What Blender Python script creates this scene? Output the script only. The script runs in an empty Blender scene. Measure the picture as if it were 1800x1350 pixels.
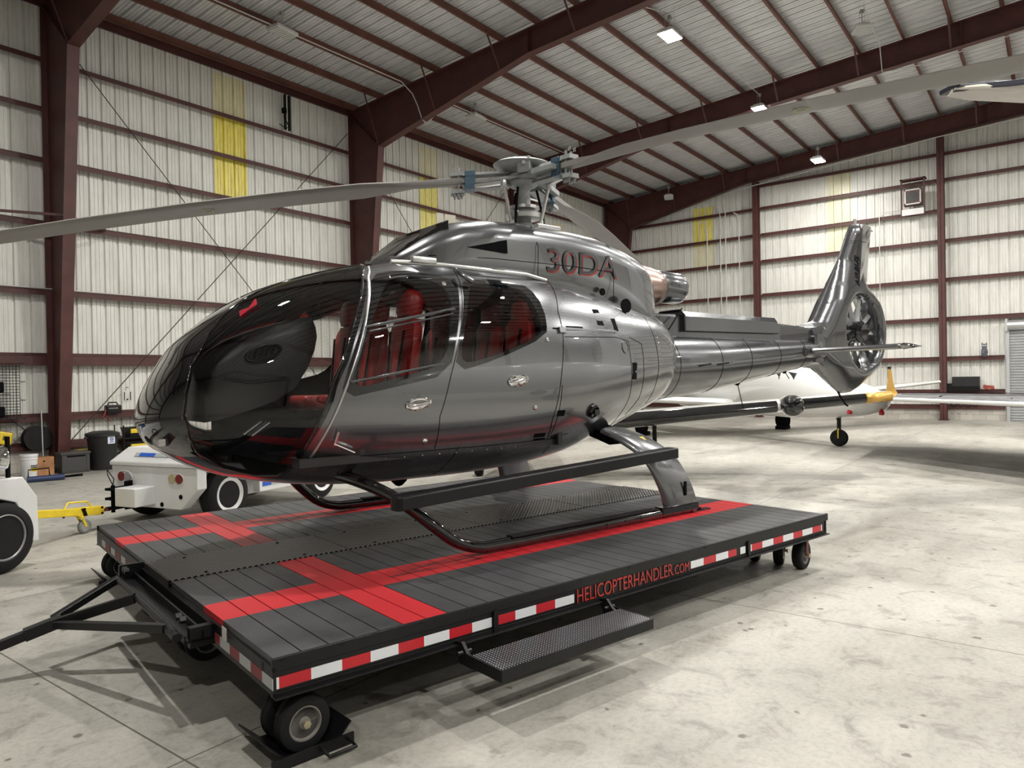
import bpy, bmesh, math, random
from math import pi, sin, cos, sqrt, radians
from mathutils import Vector, Matrix
from mathutils.geometry import delaunay_2d_cdt
random.seed(7)
SC = bpy.context.scene
COL = SC.collection
# ---------------------------------------------------------------- camera
F = 1269.8
H = 1.76
cam_d = bpy.data.cameras.new('camera'); cam_d.sensor_width = 36; cam_d.lens = F/1800*36
cam_d.clip_end = 200
cam = bpy.data.objects.new('camera', cam_d); COL.objects.link(cam)
HEAD, PITCH, ROLL = 0.64899, -0.0055444, -0.0183758
fw = Vector((cos(HEAD)*cos(PITCH), sin(HEAD)*cos(PITCH), sin(PITCH)))
rt = Vector((sin(HEAD), -cos(HEAD), 0)); up = rt.cross(fw)
r2 = cos(ROLL)*rt + sin(ROLL)*up; u2 = -sin(ROLL)*rt + cos(ROLL)*up
M = Matrix((r2, u2, -fw)).transposed().to_4x4(); M.translation = (0, 0, H)
cam.matrix_world = M
SC.camera = cam
# ---------------------------------------------------------------- world, exposure
W = bpy.data.worlds.new('night'); SC.world = W; W.use_nodes = True
W.node_tree.nodes['Background'].inputs[0].default_value = (.55, .6, .7, 1)
W.node_tree.nodes['Background'].inputs[1].default_value = .05
SC.view_settings.view_transform = 'Standard'; SC.view_settings.look = 'None'
SC.view_settings.exposure = 0.0; SC.view_settings.gamma = 1; SC.view_settings.use_curve_mapping = False
LAMP_W = 470
# ---------------------------------------------------------------- materials
MAT = {}
def mat(name, col, rough=.5, metal=0, coat=0, coat_r=.03, bump=0, bscale=20, var=0, vscale=3, emit=None, es=0, spec=.5, ior=None):
    if name in MAT: return MAT[name]
    m = bpy.data.materials.new(name); m.use_nodes = True; nt = m.node_tree; b = nt.nodes['Principled BSDF']
    b.inputs['Base Color'].default_value = (*col, 1); b.inputs['Roughness'].default_value = rough
    b.inputs['Metallic'].default_value = metal; b.inputs['Coat Weight'].default_value = coat
    b.inputs['Coat Roughness'].default_value = coat_r; b.inputs['Specular IOR Level'].default_value = spec
    tc = nt.nodes.new('ShaderNodeTexCoord')
    if var:
        n = nt.nodes.new('ShaderNodeTexNoise'); n.inputs['Scale'].default_value = vscale; n.inputs['Detail'].default_value = 6
        nt.links.new(tc.outputs['Object'], n.inputs['Vector'])
        r = nt.nodes.new('ShaderNodeMapRange'); r.inputs[1].default_value = .3; r.inputs[2].default_value = .7
        r.inputs[3].default_value = 1-var; r.inputs[4].default_value = 1+var*.6
        nt.links.new(n.outputs[0], r.inputs[0])
        x = nt.nodes.new('ShaderNodeVectorMath'); x.operation = 'SCALE'; x.inputs[0].default_value = col
        nt.links.new(r.outputs[0], x.inputs['Scale']); nt.links.new(x.outputs[0], b.inputs['Base Color'])
    if bump:
        n = nt.nodes.new('ShaderNodeTexNoise'); n.inputs['Scale'].default_value = bscale; n.inputs['Detail'].default_value = 5
        nt.links.new(tc.outputs['Object'], n.inputs['Vector'])
        q = nt.nodes.new('ShaderNodeBump'); q.inputs['Strength'].default_value = bump; q.inputs['Distance'].default_value = .01
        nt.links.new(n.outputs[0], q.inputs['Height']); nt.links.new(q.outputs[0], b.inputs['Normal'])
    if emit: b.inputs['Emission Color'].default_value = (*emit, 1); b.inputs['Emission Strength'].default_value = es
    MAT[name] = m; return m
def glassmat(name, tint, gloss=(1, 1, 1), ior=1.5, rough=.0):
    m = bpy.data.materials.new(name); m.use_nodes = True; nt = m.node_tree; nt.nodes.clear()
    o = nt.nodes.new('ShaderNodeOutputMaterial'); mx = nt.nodes.new('ShaderNodeMixShader')
    t = nt.nodes.new('ShaderNodeBsdfTransparent'); g = nt.nodes.new('ShaderNodeBsdfGlossy'); f = nt.nodes.new('ShaderNodeFresnel')
    t.inputs[0].default_value = (*tint, 1); g.inputs[0].default_value = (*gloss, 1); g.inputs['Roughness'].default_value = rough
    f.inputs[0].default_value = ior
    nt.links.new(f.outputs[0], mx.inputs[0]); nt.links.new(t.outputs[0], mx.inputs[1]); nt.links.new(g.outputs[0], mx.inputs[2])
    nt.links.new(mx.outputs[0], o.inputs[0]); MAT[name] = m; return m
PAINT = mat('grey_metallic_paint', (.185, .19, .20), .27, .85, coat=1, coat_r=.02)
PAINT2 = mat('charcoal_metallic_paint', (.10, .103, .11), .25, .8, coat=1, coat_r=.02)
PAINTD = mat('charcoal_fairing_paint', (.07, .073, .08), .3, .6, coat=1, coat_r=.03)
BLACKG = mat('gloss_black', (.006, .006, .007), .06, 0, coat=1, coat_r=.01)
BLACKP = mat('black_powder_coat', (.008, .008, .009), .38, 0, var=.2, vscale=8, spec=.3)
BLACKM = mat('matte_black', (.005, .005, .006), .8, spec=.06)
RUBBER = mat('black_rubber', (.010, .010, .011), .7, bump=.1, bscale=60, spec=.25)
STEEL = mat('dark_red_primer_steel', (.075, .022, .019), .55, 0, var=.25, vscale=2.5, bump=.05)
STEELB = mat('brown_red_purlin_steel', (.13, .045, .03), .5, 0, var=.3, vscale=2)
GALV = mat('galvanised_metal', (.55, .56, .57), .4, .8, var=.1)
ALU = mat('brushed_aluminium', (.6, .6, .6), .3, .9)
CHROME = mat('polished_chrome', (.8, .8, .8), .08, 1)
HUBG = mat('rotor_hub_grey', (.30, .31, .31), .5, .2, var=.12, vscale=15)
BLADEM = mat('warm_grey_blade_paint', (.24, .23, .215), .42, 0, var=.06, vscale=4)
BLUEG = mat('blue_grey_bracket', (.05, .10, .15), .4, .2)
REDL = mat('red_leather', (.36, .014, .014), .4, bump=.04, bscale=90)
CARBON = mat('black_leatherette', (.020, .019, .020), .42)
WHITE = mat('white_enamel', (.72, .72, .72), .35, coat=.3, var=.05, vscale=5)
WHITEP = mat('white_gloss_paint', (.75, .75, .74), .2, coat=1)
YEL = mat('yellow_paint', (.75, .55, .03), .35, var=.12, vscale=9)
GOLD = mat('gold_paint', (.62, .36, .07), .3, .3, coat=.5)
REDTAPE = mat('red_reflective_tape', (.52, .01, .02), .3)
WTAPE = mat('white_reflective_tape', (.75, .77, .8), .3)
REDTXT = mat('red_vinyl_lettering', (.45, .03, .025), .4)
BLUETAPE = mat('blue_tape', (.02, .1, .5), .4)
GREYTAPE = mat('grey_tape', (.4, .42, .44), .4)
COPPER = mat('heat_tinted_exhaust_metal', (.42, .30, .26), .28, 1, var=.15, vscale=8)
LENS = mat('lamp_lens_lit', (1, 1, .95), .3, emit=(1, .97, .88), es=90)
LENSOFF = mat('lamp_lens_unlit', (.62, .62, .6), .4)
GLASS = glassmat('tinted_canopy_glass', (.90, .90, .89))
GLASSD = glassmat('dark_cabin_window_glass', (.80, .80, .80))
CLEAR = glassmat('clear_glass', (.9, .9, .9))
# ---------------------------------------------------------------- mesh helpers
def V(*a): return Vector(a)
class MB:
    def __init__(s): s.bm = bmesh.new()
    def box(s, c, d, R=None, bev=0):
        n0 = len(s.bm.verts)
        r = bmesh.ops.create_cube(s.bm, size=1)
        for v in r['verts']: v.co = Vector((v.co.x*d[0], v.co.y*d[1], v.co.z*d[2]))
        if bev:
            es = list({e for v in r['verts'] for e in v.link_edges})
            g = bmesh.ops.bevel(s.bm, geom=es, offset=bev, segments=2, affect='EDGES', profile=.5)
            vs = list({v for f in g['faces'] for v in f.verts} | {v for v in r['verts'] if v.is_valid})
        else: vs = r['verts']
        for v in vs:
            p = v.co
            if R is not None: p = R @ p
            v.co = p + Vector(c)
        return s
    def bb(s, a, b, bev=0):
        return s.box([(a[i]+b[i])/2 for i in range(3)], [abs(b[i]-a[i]) for i in range(3)], None, bev)
    def rings(s, rings, cap=True, close=True):
        L = [[s.bm.verts.new(p) for p in r] for r in rings]
        n = len(L[0])
        for a, b in zip(L, L[1:]):
            for i in range(n if close else n-1):
                j = (i+1) % n
                try: s.bm.faces.new((a[i], a[j], b[j], b[i]))
                except ValueError: pass
        if cap and close:
            for r in (L[0], L[-1]):
                try: s.bm.faces.new(r)
                except ValueError: pass
        return s
    def tube(s, pts, r, n=10, cap=True, up=None):
        pts = [Vector(p) for p in pts]; rr = r if isinstance(r, (list, tuple)) else [r]*len(pts)
        R = []; prev = None
        for i, p in enumerate(pts):
            t = (pts[min(i+1, len(pts)-1)] - pts[max(i-1, 0)]).normalized()
            if prev is None:
                a = Vector((0, 0, 1)) if abs(t.z) < .9 else Vector((1, 0, 0))
                x = t.cross(a).normalized()
            else: x = (prev - t*prev.dot(t)).normalized()
            prev = x; y = t.cross(x)
            R.append([p + (x*cos(2*pi*k/n) + y*sin(2*pi*k/n))*rr[i] for k in range(n)])
        return s.rings(R, cap)
    def beam(s, a, b, w, h, upv=(0, 0, 1)):
        a = Vector(a); b = Vector(b); t = (b-a).normalized(); u = Vector(upv); x = t.cross(u).normalized(); u = x.cross(t)
        q = [(-1, -1), (1, -1), (1, 1), (-1, 1)]
        return s.rings([[p + x*w/2*i + u*h/2*j for i, j in q] for p in (a, b)])
    def cyl(s, a, b, r, n=20, r1=None): return s.tube([a, b], [r, r if r1 is None else r1], n)
    def lathe(s, o, ax, prof, n=32):
        o = Vector(o); ax = Vector(ax).normalized(); a = Vector((0, 0, 1)) if abs(ax.z) < .9 else Vector((1, 0, 0))
        x = ax.cross(a).normalized(); y = ax.cross(x)
        return s.rings([[o + ax*h + (x*cos(2*pi*k/n)+y*sin(2*pi*k/n))*max(r, 1e-4) for k in range(n)] for r, h in prof], cap=True)
    def prism(s, pts, f, g):
        """polygon of 2-d points; f, g map a 2-d point to the two end positions"""
        return s.rings([[Vector(f(p)) for p in pts], [Vector(g(p)) for p in pts]])
    def quad(s, *p):
        s.bm.faces.new([s.bm.verts.new(q) for q in p]); return s
    def islands(s):
        s.bm.verts.index_update(); seen = set(); out = []
        for v in s.bm.verts:
            if v.index in seen: continue
            st = [v]; seen.add(v.index); g = []
            while st:
                w = st.pop(); g.append(w)
                for e in w.link_edges:
                    o = e.other_vert(w)
                    if o.index not in seen: seen.add(o.index); st.append(o)
            out.append(g)
        return out
    def split(s, name, m, parent=None, smooth=None, bevel=0):
        """every separate piece becomes an object of its own"""
        bmesh.ops.recalc_face_normals(s.bm, faces=s.bm.faces); r = []
        for g in s.islands():
            ix = {v.index: i for i, v in enumerate(g)}; fs = {f for v in g for f in v.link_faces}
            me = bpy.data.meshes.new(name); me.from_pydata([v.co[:] for v in g], [], [[ix[v.index] for v in f.verts] for f in fs])
            r.append(link(name, me, m, parent, smooth, bevel))
        s.bm.free(); return r
    def obj(s, name, m, parent=None, smooth=None, bevel=0, sol=0):
        bmesh.ops.recalc_face_normals(s.bm, faces=s.bm.faces)
        me = bpy.data.meshes.new(name); s.bm.to_mesh(me); s.bm.free()
        return link(name, me, m, parent, smooth, bevel, sol)
def link(name, me, m, parent=None, smooth=None, bevel=0, sol=0):
    o = bpy.data.objects.new(name, me); COL.objects.link(o)
    for q in (m if isinstance(m, (list, tuple)) else [m]): me.materials.append(q)
    if parent: o.parent = parent
    if smooth is not None:
        me.polygons.foreach_set('use_smooth', [True]*len(me.polygons))
        if smooth < 180: me.set_sharp_from_angle(angle=radians(smooth))
    if sol:
        k = o.modifiers.new('s', 'SOLIDIFY'); k.thickness = sol; k.offset = -1
    if bevel:
        k = o.modifiers.new('b', 'BEVEL'); k.width = bevel; k.segments = 2; k.limit_method = 'ANGLE'
    return o
def tag(o, label, cat, group=None):
    o['label'] = label; o['category'] = cat
    if group: o['group'] = group
    return o
def thing(name, label, cat, loc=(0, 0, 0), rz=0, group=None):
    o = bpy.data.objects.new(name, None); COL.objects.link(o); o.location = loc; o.rotation_euler = (0, 0, rz); o.empty_display_size = .1
    return tag(o, label, cat, group)
def struct(o): o['kind'] = 'structure'; return o
def copy_tree(o, parent=None):
    c = o.copy(); COL.objects.link(c)
    if parent: c.parent = parent
    for ch in [k for k in bpy.data.objects if k.parent == o]: copy_tree(ch, c)
    return c
def text_mesh(body, size, name, m, parent, matrix, extrude=.001, sx=1, align='LEFT'):
    cu = bpy.data.curves.new(name, 'FONT'); cu.body = body; cu.size = size; cu.extrude = extrude; cu.align_x = align
    t = bpy.data.objects.new('t', cu); me = bpy.data.meshes.new_from_object(t)
    bpy.data.objects.remove(t)
    me.transform(Matrix.Diagonal((sx, 1, 1, 1))); me.transform(matrix); me.name = name
    return link(name, me, m, parent)
def frame(origin, xd, yd):
    x = Vector(xd).normalized(); y = Vector(yd).normalized(); z = x.cross(y).normalized()
    m = Matrix((x, y, z)).transposed().to_4x4(); m.translation = origin; return m
# ================================================================ THE BUILDING  (X along the long wall, Y across)
YW, YR, YE = 17.5, -0.9, -19.3        # long wall, ridge, opposite wall
XE, XB = 31.0, -14.0                  # end wall, wall behind the camera
def ztop(y): return 10.05 + .072*((17.4-YR)-abs(y-YR))
def concrete():
    m = bpy.data.materials.new('sealed_concrete'); m.use_nodes = True; nt = m.node_tree; b = nt.nodes['Principled BSDF']
    L = nt.links.new; N = nt.nodes.new
    tc = N('ShaderNodeTexCoord')
    def noise(sc, det=8, rgh=.6, vec=None, dist=0):
        n = N('ShaderNodeTexNoise'); n.inputs['Scale'].default_value = sc; n.inputs['Detail'].default_value = det; n.inputs['Roughness'].default_value = rgh
        n.inputs['Distortion'].default_value = dist
        L(vec or tc.outputs['Object'], n.inputs['Vector']); return n.outputs[0]
    def ramp(src, pts):
        r = N('ShaderNodeValToRGB'); e = r.color_ramp.elements
        while len(e) < len(pts): e.new(.5)
        for k, (p, c) in enumerate(pts): e[k].position = p; e[k].color = (*c, 1) if len(c) == 3 else c
        L(src, r.inputs[0]); return r.outputs[0]
    def mul(a, b_, f=1):
        x = N('ShaderNodeMix'); x.data_type = 'RGBA'; x.blend_type = 'MULTIPLY'; x.inputs[0].default_value = f
        L(a, x.inputs[6]); L(b_, x.inputs[7]); return x.outputs[2]
    base = ramp(noise(.55, 9, .62), [(.3, (.36, .345, .305)), (.5, (.45, .43, .385)), (.7, (.52, .50, .455))])
    c = mul(base, ramp(noise(4.5, 10, .68, dist=.6), [(.32, (.60, .59, .58)), (.47, (.94, .94, .94)), (.7, (1.04, 1.04, 1.03))]))
    c = mul(c, ramp(noise(28, 6, .7), [(.32, (.80, .80, .80)), (.55, (1, 1, 1))]))
    # scattered oil spots and blotches
    vo = N('ShaderNodeTexVoronoi'); vo.inputs['Scale'].default_value = 4.2; L(tc.outputs['Object'], vo.inputs['Vector'])
    nz = N('ShaderNodeMath'); nz.operation = 'ADD'; L(vo.outputs['Distance'], nz.inputs[0])
    k = N('ShaderNodeMath'); k.operation = 'MULTIPLY'; k.inputs[1].default_value = .25; L(noise(14, 4), k.inputs[0]); L(k.outputs[0], nz.inputs[1])
    c = mul(c, ramp(nz.outputs[0], [(.185, (.40, .38, .35)), (.225, (.97, .97, .97)), (.3, (1, 1, 1))]))
    # broad dark traffic marks
    mp = N('ShaderNodeMapping'); mp.inputs['Rotation'].default_value = (0, 0, .5); mp.inputs['Scale'].default_value = (.16, .5, 1); L(tc.outputs['Object'], mp.inputs[0])
    c = mul(c, ramp(noise(1.2, 5, .55, mp.outputs[0]), [(.36, (.68, .67, .66)), (.5, (1, 1, 1))]))
    # saw-cut joints every 3.7 m
    sep = N('ShaderNodeSeparateXYZ'); L(tc.outputs['Object'], sep.inputs[0])
    def joint(out, off):
        a = N('ShaderNodeMath'); a.operation = 'SUBTRACT'; a.inputs[1].default_value = off; L(out, a.inputs[0])
        p = N('ShaderNodeMath'); p.operation = 'PINGPONG'; p.inputs[1].default_value = 1.85; L(a.outputs[0], p.inputs[0])
        g = N('ShaderNodeMath'); g.operation = 'GREATER_THAN'; g.inputs[1].default_value = .005; L(p.outputs[0], g.inputs[0]); return g.outputs[0]
    j = N('ShaderNodeMath'); j.operation = 'MULTIPLY'; L(joint(sep.outputs[0], 1.75), j.inputs[0]); L(joint(sep.outputs[1], 3.3), j.inputs[1])
    c = mul(c, ramp(j.outputs[0], [(0, (.28, .26, .24)), (1, (1, 1, 1))]))
    L(c, b.inputs['Base Color'])
    rr = N('ShaderNodeMapRange'); rr.inputs[3].default_value = .38; rr.inputs[4].default_value = .62; L(noise(3, 6), rr.inputs[0]); L(rr.outputs[0], b.inputs['Roughness'])
    bp = N('ShaderNodeBump'); bp.inputs['Strength'].default_value = .12; bp.inputs['Distance'].default_value = .01; L(noise(60, 6), bp.inputs['Height']); L(bp.outputs[0], b.inputs['Normal'])
    return m
def sheetmat(name, a, b_, metal, rough, axis, streak=(.6, .6, .25)):
    m = bpy.data.materials.new(name); m.use_nodes = True; nt = m.node_tree; b = nt.nodes['Principled BSDF']; L = nt.links.new; N = nt.nodes.new
    tc = N('ShaderNodeTexCoord'); mp = N('ShaderNodeMapping'); mp.inputs['Scale'].default_value = streak; L(tc.outputs['Object'], mp.inputs[0])
    n = N('ShaderNodeTexNoise'); n.inputs['Scale'].default_value = 3; n.inputs['Detail'].default_value = 8; n.inputs['Roughness'].default_value = .7; L(mp.outputs[0], n.inputs['Vector'])
    r = N('ShaderNodeValToRGB'); r.color_ramp.elements[0].position = .34; r.color_ramp.elements[0].color = (*a, 1); r.color_ramp.elements[1].position = .62; r.color_ramp.elements[1].color = (*b_, 1)
    L(n.outputs[0], r.inputs[0]); L(r.outputs[0], b.inputs['Base Color']); b.inputs['Metallic'].default_value = metal; b.inputs['Roughness'].default_value = rough
    return m
WALLM = sheetmat('off_white_wall_sheet', (.64, .63, .585), (.76, .755, .715), 0, .42, 0, (2.2, 2.2, .35))
ROOFM = sheetmat('bare_roof_sheet', (.58, .58, .59), (.74, .74, .75), .3, .40, 0, (1.5, .4, 1))
YELM = sheetmat('yellowed_fibreglass', (.66, .52, .10), (.90, .82, .16), 0, .35, 0, (5, 5, .6))
YELP = sheetmat('pale_yellowed_fibreglass', (.66, .60, .40), (.78, .74, .48), 0, .35, 0, (5, 5, .6))
# floor
fl = MB(); fl.bb((XB-1, YE-1, -.2), (XE+1, YW+1, 0)); struct(fl.obj('floor', concrete()))
def profile(length, pitch=.305, d=.05):
    """cross-section of the ribbed sheet: (along, depth)"""
    pts = []; n = int(length/pitch)+1
    for i in range(n):
        o = i*pitch
        for a, h in ((0, 0), (.058, 0), (.066, .25), (.082, .25), (.09, 0), (.140, 0), (.148, .25), (.164, .25), (.172, 0), (.235, 0), (.25, 1), (.285, 1), (.3, 0)):
            pts.append((min(o+a, length), h*d))
    return pts
def sheet_wall(name, p0, p1, z0, ztopf, m, inward, d=.05, parent=None):
    """ribbed sheet from p0 to p1, ribs point outwards"""
    p0 = Vector((*p0, 0)); p1 = Vector((*p1, 0)); L = (p1-p0).length; t = (p1-p0)/L; nrm = Vector((*inward, 0))
    b = MB(); prof = profile(L, d=d); lo = []; hi = []
    for a, h in prof:
        q = p0 + t*a - nrm*h
        lo.append(q+V(0, 0, z0)); hi.append(q+V(0, 0, ztopf(q)))
    b.rings([lo, hi], cap=False, close=False)
    return b.obj(name, m, parent)
wl = struct(sheet_wall('wall_left', (XB, YW), (XE, YW), .45, lambda q: ztop(YW)+.2, WALLM, (0, -1)))
we = struct(sheet_wall('wall_end', (XE, YW), (XE, YE), .45, lambda q: ztop(q.y)+.2, WALLM, (-1, 0)))
wr = struct(sheet_wall('wall_right', (XB, YE), (XE, YE), .0, lambda q: ztop(YE)+.2, WALLM, (0, 1)))
wb = struct(sheet_wall('wall_front', (XB, YW), (XB, YE), .0, lambda q: ztop(q.y)+.2, WALLM, (1, 0)))
# concrete block base course
def blockmat():
    m = bpy.data.materials.new('painted_block'); m.use_nodes = True; nt = m.node_tree; b = nt.nodes['Principled BSDF']; L = nt.links.new; N = nt.nodes.new
    tc = N('ShaderNodeTexCoord'); s = N('ShaderNodeSeparateXYZ'); L(tc.outputs['Object'], s.inputs[0])
    ad = N('ShaderNodeMath'); ad.operation = 'ADD'; L(s.outputs[0], ad.inputs[0]); L(s.outputs[1], ad.inputs[1])
    cb = N('ShaderNodeCombineXYZ'); L(ad.outputs[0], cb.inputs[0]); L(s.outputs[2], cb.inputs[1])
    br = N('ShaderNodeTexBrick'); L(cb.outputs[0], br.inputs['Vector']); br.inputs['Scale'].default_value = 1; br.inputs['Brick Width'].default_value = .4; br.inputs['Row Height'].default_value = .2
    br.inputs['Mortar Size'].default_value = .006; br.inputs['Color1'].default_value = (.52, .49, .44, 1); br.inputs['Color2'].default_value = (.42, .39, .35, 1); br.inputs['Mortar'].default_value = (.3, .28, .25, 1)
    L(br.outputs[0], b.inputs['Base Color']); b.inputs['Roughness'].default_value = .8; return m
BLK = blockmat()
b = MB(); b.bb((XB, YW-.12, 0), (XE, YW+.08, .5)); struct(b.obj('baseboard_left', BLK))
b = MB(); b.bb((XE-.12, YE, 0), (XE+.08, YW, .45)); struct(b.obj('baseboard_end', BLK))
# roof
rp = profile(XE-XB, pitch=.305, d=.06)
b = MB()
for yy in ((YW+.1, YR), (YR, YE-.1)):
    lo = [V(XB+a, yy[0], ztop(yy[0])+.215+h) for a, h in rp]; hi = [V(XB+a, yy[1], ztop(yy[1])+.215+h) for a, h in rp]
    b.rings([lo, hi], cap=False, close=False)
ceil = struct(b.obj('ceiling', ROOFM))
# purlins: Z sections, parts of the ceiling
PURL = []
y = 1.1 + 1.145*14
while y > YE+.3: PURL.append(y); y -= 1.145
PURL = [p for p in PURL if -12 < p < 17.3]
for y in PURL:
    z = ztop(y); b = MB()
    b.bb((XB, y-.004, z), (XE-.02, y+.004, z+.2)); b.bb((XB, y-.066, z), (XE-.02, y, z+.006)); b.bb((XB, y, z+.194), (XE-.02, y+.066, z+.2))
    b.bb((XB, y-.066, z), (XE-.02, y-.061, z+.022))
    b.obj('purlin', STEELB, ceil)
b = MB(); z = ztop(YW); b.bb((XB, YW-.12, z-.03), (XE-.02, YW-.11, z+.2)); b.bb((XB, YW-.12, z-.03), (XE-.02, YW-.02, z-.024)); b.obj('eave_strut', STEEL, ceil)
# girts: left wall (parts of it), one per bay and row
FX = [-9.95, -1.75, 6.45, 14.85, 22.9, 30.55]
def girt(par, a, b_, z, inward, tall=.1):
    a = Vector((*a, z)); b_ = Vector((*b_, z)); n = Vector((*inward, 0)); m = MB()
    t = (b_-a).normalized()
    def bx(d0, d1, z0, z1):
        p = [a+n*d0+V(0, 0, z0), a+n*d1+V(0, 0, z0), a+n*d1+V(0, 0, z1), a+n*d0+V(0, 0, z1)]
        q = [v+(b_-a) for v in p]; m.rings([p, q])
    bx(.0, .2, -.004, .004); bx(.194, .2, 0, -tall if tall < .15 else -.1); bx(0, .006, 0, .07)
    if tall > .15: bx(.194, .2, -.2, -.1); bx(0, .2, -.204, -.2)
    m.obj('girt', STEEL, par)
ROWS_L = [(.55, .1), (1.16, .1), (2.46, .21), (3.86, .1), (5.33, .1), (6.70, .1), (7.80, .1), (8.86, .1)]
for i in range(len(FX)-1):
    for z, t in ROWS_L: girt(wl, (FX[i]+.05, YW), (FX[i+1]-.05, YW), z, (0, -1), t)
CY = [10.15, 3.4, -3.4, -10.1]        # wind columns of the end wall
ys = [YW-.3] + CY + [YE+.3]
ROWS_E = [.50, 1.05, 2.26, 3.72, 5.17, 6.60, 7.73, 8.85, 9.8]
for i in range(len(ys)-1):
    for z in ROWS_E:
        zt = min(ztop(ys[i]), ztop(ys[i+1]))
        a, c = ys[i]-.08, ys[i+1]+.08
        if z in (.50, 1.05, 2.26) and i == 1: pass
        if z < 3.5 and i == 2: a = None    # the roll-up door opening
        if z > 9.0 and i == 0: continue
        if a is None:
            girt(we, (XE, ys[i]-.08), (XE, 1.55), z, (-1, 0)); girt(we, (XE, -2.3), (XE, ys[i+1]+.08), z, (-1, 0)); continue
        girt(we, (XE, a), (XE, c), z, (-1, 0))
# portal frames
FLAB = ['far behind the camera', 'just behind the camera', 'its column beside the black trash can',
        'its rafter crossing above the rotor head', 'its column right behind the rotor mast', 'farthest one, against the end wall']
def frame_side(b, X, sgn):
    def P(y, z): return V(X, YR+sgn*(y-YR), z)
    t = .006; w = .12
    co = [(YW-.2, 0), (YW-.2, ztop(YW)-.02)]; ci = [(16.9, 0), (15.98, 8.76)]
    colp = [co[0], ci[0], ci[1], (15.5, 8.87), (15.5, ztop(15.5)-.012), (YW-.2, ztop(YW-.2)-.012)]
    raf = [(15.5, 8.87), (10.5, 9.93), (YR, 10.68), (YR, ztop(YR)-.012), (15.5, ztop(15.5)-.012)]
    def web(b, poly): b.rings([[P(y, z)+V(-t, 0, 0) for y, z in poly], [P(y, z)+V(t, 0, 0) for y, z in poly]])
    def flange(b, p, q, th=.014):
        a = P(*p); c = P(*q); d = (c-a).normalized(); n = V(0, -d.z, d.y)*th/2
        b.rings([[a+V(-w, 0, 0)+n, a+V(w, 0, 0)+n, a+V(w, 0, 0)-n, a+V(-w, 0, 0)-n], [c+V(-w, 0, 0)+n, c+V(w, 0, 0)+n, c+V(w, 0, 0)-n, c+V(-w, 0, 0)-n]])
    c = MB(); web(c, colp); flange(c, co[0], co[1]); flange(c, ci[0], ci[1], .02); flange(c, ci[1], (15.5, 8.87), .02)
    flange(c, (YW-.2, ztop(YW-.2)-.012), (15.5, ztop(15.5)-.012)); flange(c, ci[1], (YW-.2, ztop(YW)-.05), .012)
    c.bb(P(16.7, 0)-V(.16, 0, 0), P(YW-.14, .025)+V(.16, 0, 0))
    r = MB(); web(r, raf); flange(r, (15.5, 8.87), (10.5, 9.93), .02); flange(r, (10.5, 9.93), (YR, 10.68), .02); flange(r, (15.5, ztop(15.5)-.012), (YR, ztop(YR)-.012))
    flange(r, (10.5, 9.93), (10.5, ztop(10.5)-.02), .02); flange(r, (2, 10.47), (2, ztop(2)-.02), .02)
    return c, r, P
for k, X in enumerate(FX):
    fr = thing('steel_frame', 'dark red steel hangar frame, '+FLAB[k], 'steel frame', (0, 0, 0), 0, 'portal frames of the hangar')
    for s in (1, -1):
        c, r, P = frame_side(None, X, s)
        c.obj('column', STEEL, fr); r.obj('rafter', STEEL, fr)
    if k > 0:
        for y in PURL[1::2]:
            if y < 0: continue
            zb = 9.93-(y-10.5)*.212 if y > 10.5 else 9.93+(10.5-y)*.066
            b = MB(); b.beam((X-.1, y, zb+.02), (X-.1-.55 if k < 5 else X-.5, y, ztop(y)+.1), .05, .006); b.obj('flange_brace', STEEL, fr)
# wind columns
CL = ['dark red steel wall column left of the tail fin on the end wall', 'dark red steel wall column right of the helicopter tail on the end wall', 'dark red steel wall column beyond the roll-up door', 'dark red steel wall column farthest right on the end wall']
for y, lb in zip(CY, CL):
    c = MB(); X0, X1 = XE-.5, XE-.2; zt = 10.68-(abs(y-YR))*.066 + .0
    c.bb((X0, y-.11, 0), (X0+.012, y+.11, zt)); c.bb((X1-.012, y-.11, 0), (X1, y+.11, zt)); c.bb((X0, y-.005, 0), (X1, y+.005, zt)); c.bb((X0-.05, y-.16, 0), (X1+.05, y+.16, .02))
    tag(c.obj('wall_column', STEEL), lb, 'steel column', 'wind columns of the end wall')
# translucent wall panels
def panel(n, p0, p1, z0, z1, m, inward):
    struct(sheet_wall('window_%d' % n, p0, p1, z0, lambda q: z1, m, inward))
panel(1, (10.4, YW-.006), (11.35, YW-.006), 6.75, 8.85, YELM, (0, -1)); panel(2, (10.4, YW-.005), (11.35, YW-.005), 8.85, 9.95, YELP, (0, -1))
panel(3, (18.0, YW-.006), (18.92, YW-.006), 5.6, 8.9, YELM, (0, -1)); panel(4, (18.0, YW-.005), (18.92, YW-.005), 8.9, 9.9, YELP, (0, -1))
panel(5, (26.2, YW-.006), (27.1, YW-.006), 6.6, 8.6, YELP, (0, -1))
panel(6, (XE-.006, 13.1), (XE-.006, 12.15), 7.6, 9.3, YELM, (-1, 0)); panel(7, (XE-.005, 13.1), (XE-.005, 12.15), 6.6, 7.6, YELP, (-1, 0))
panel(8, (XE-.006, 7.4), (XE-.006, 6.5), 6.6, 9.8, YELP, (-1, 0))
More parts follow.
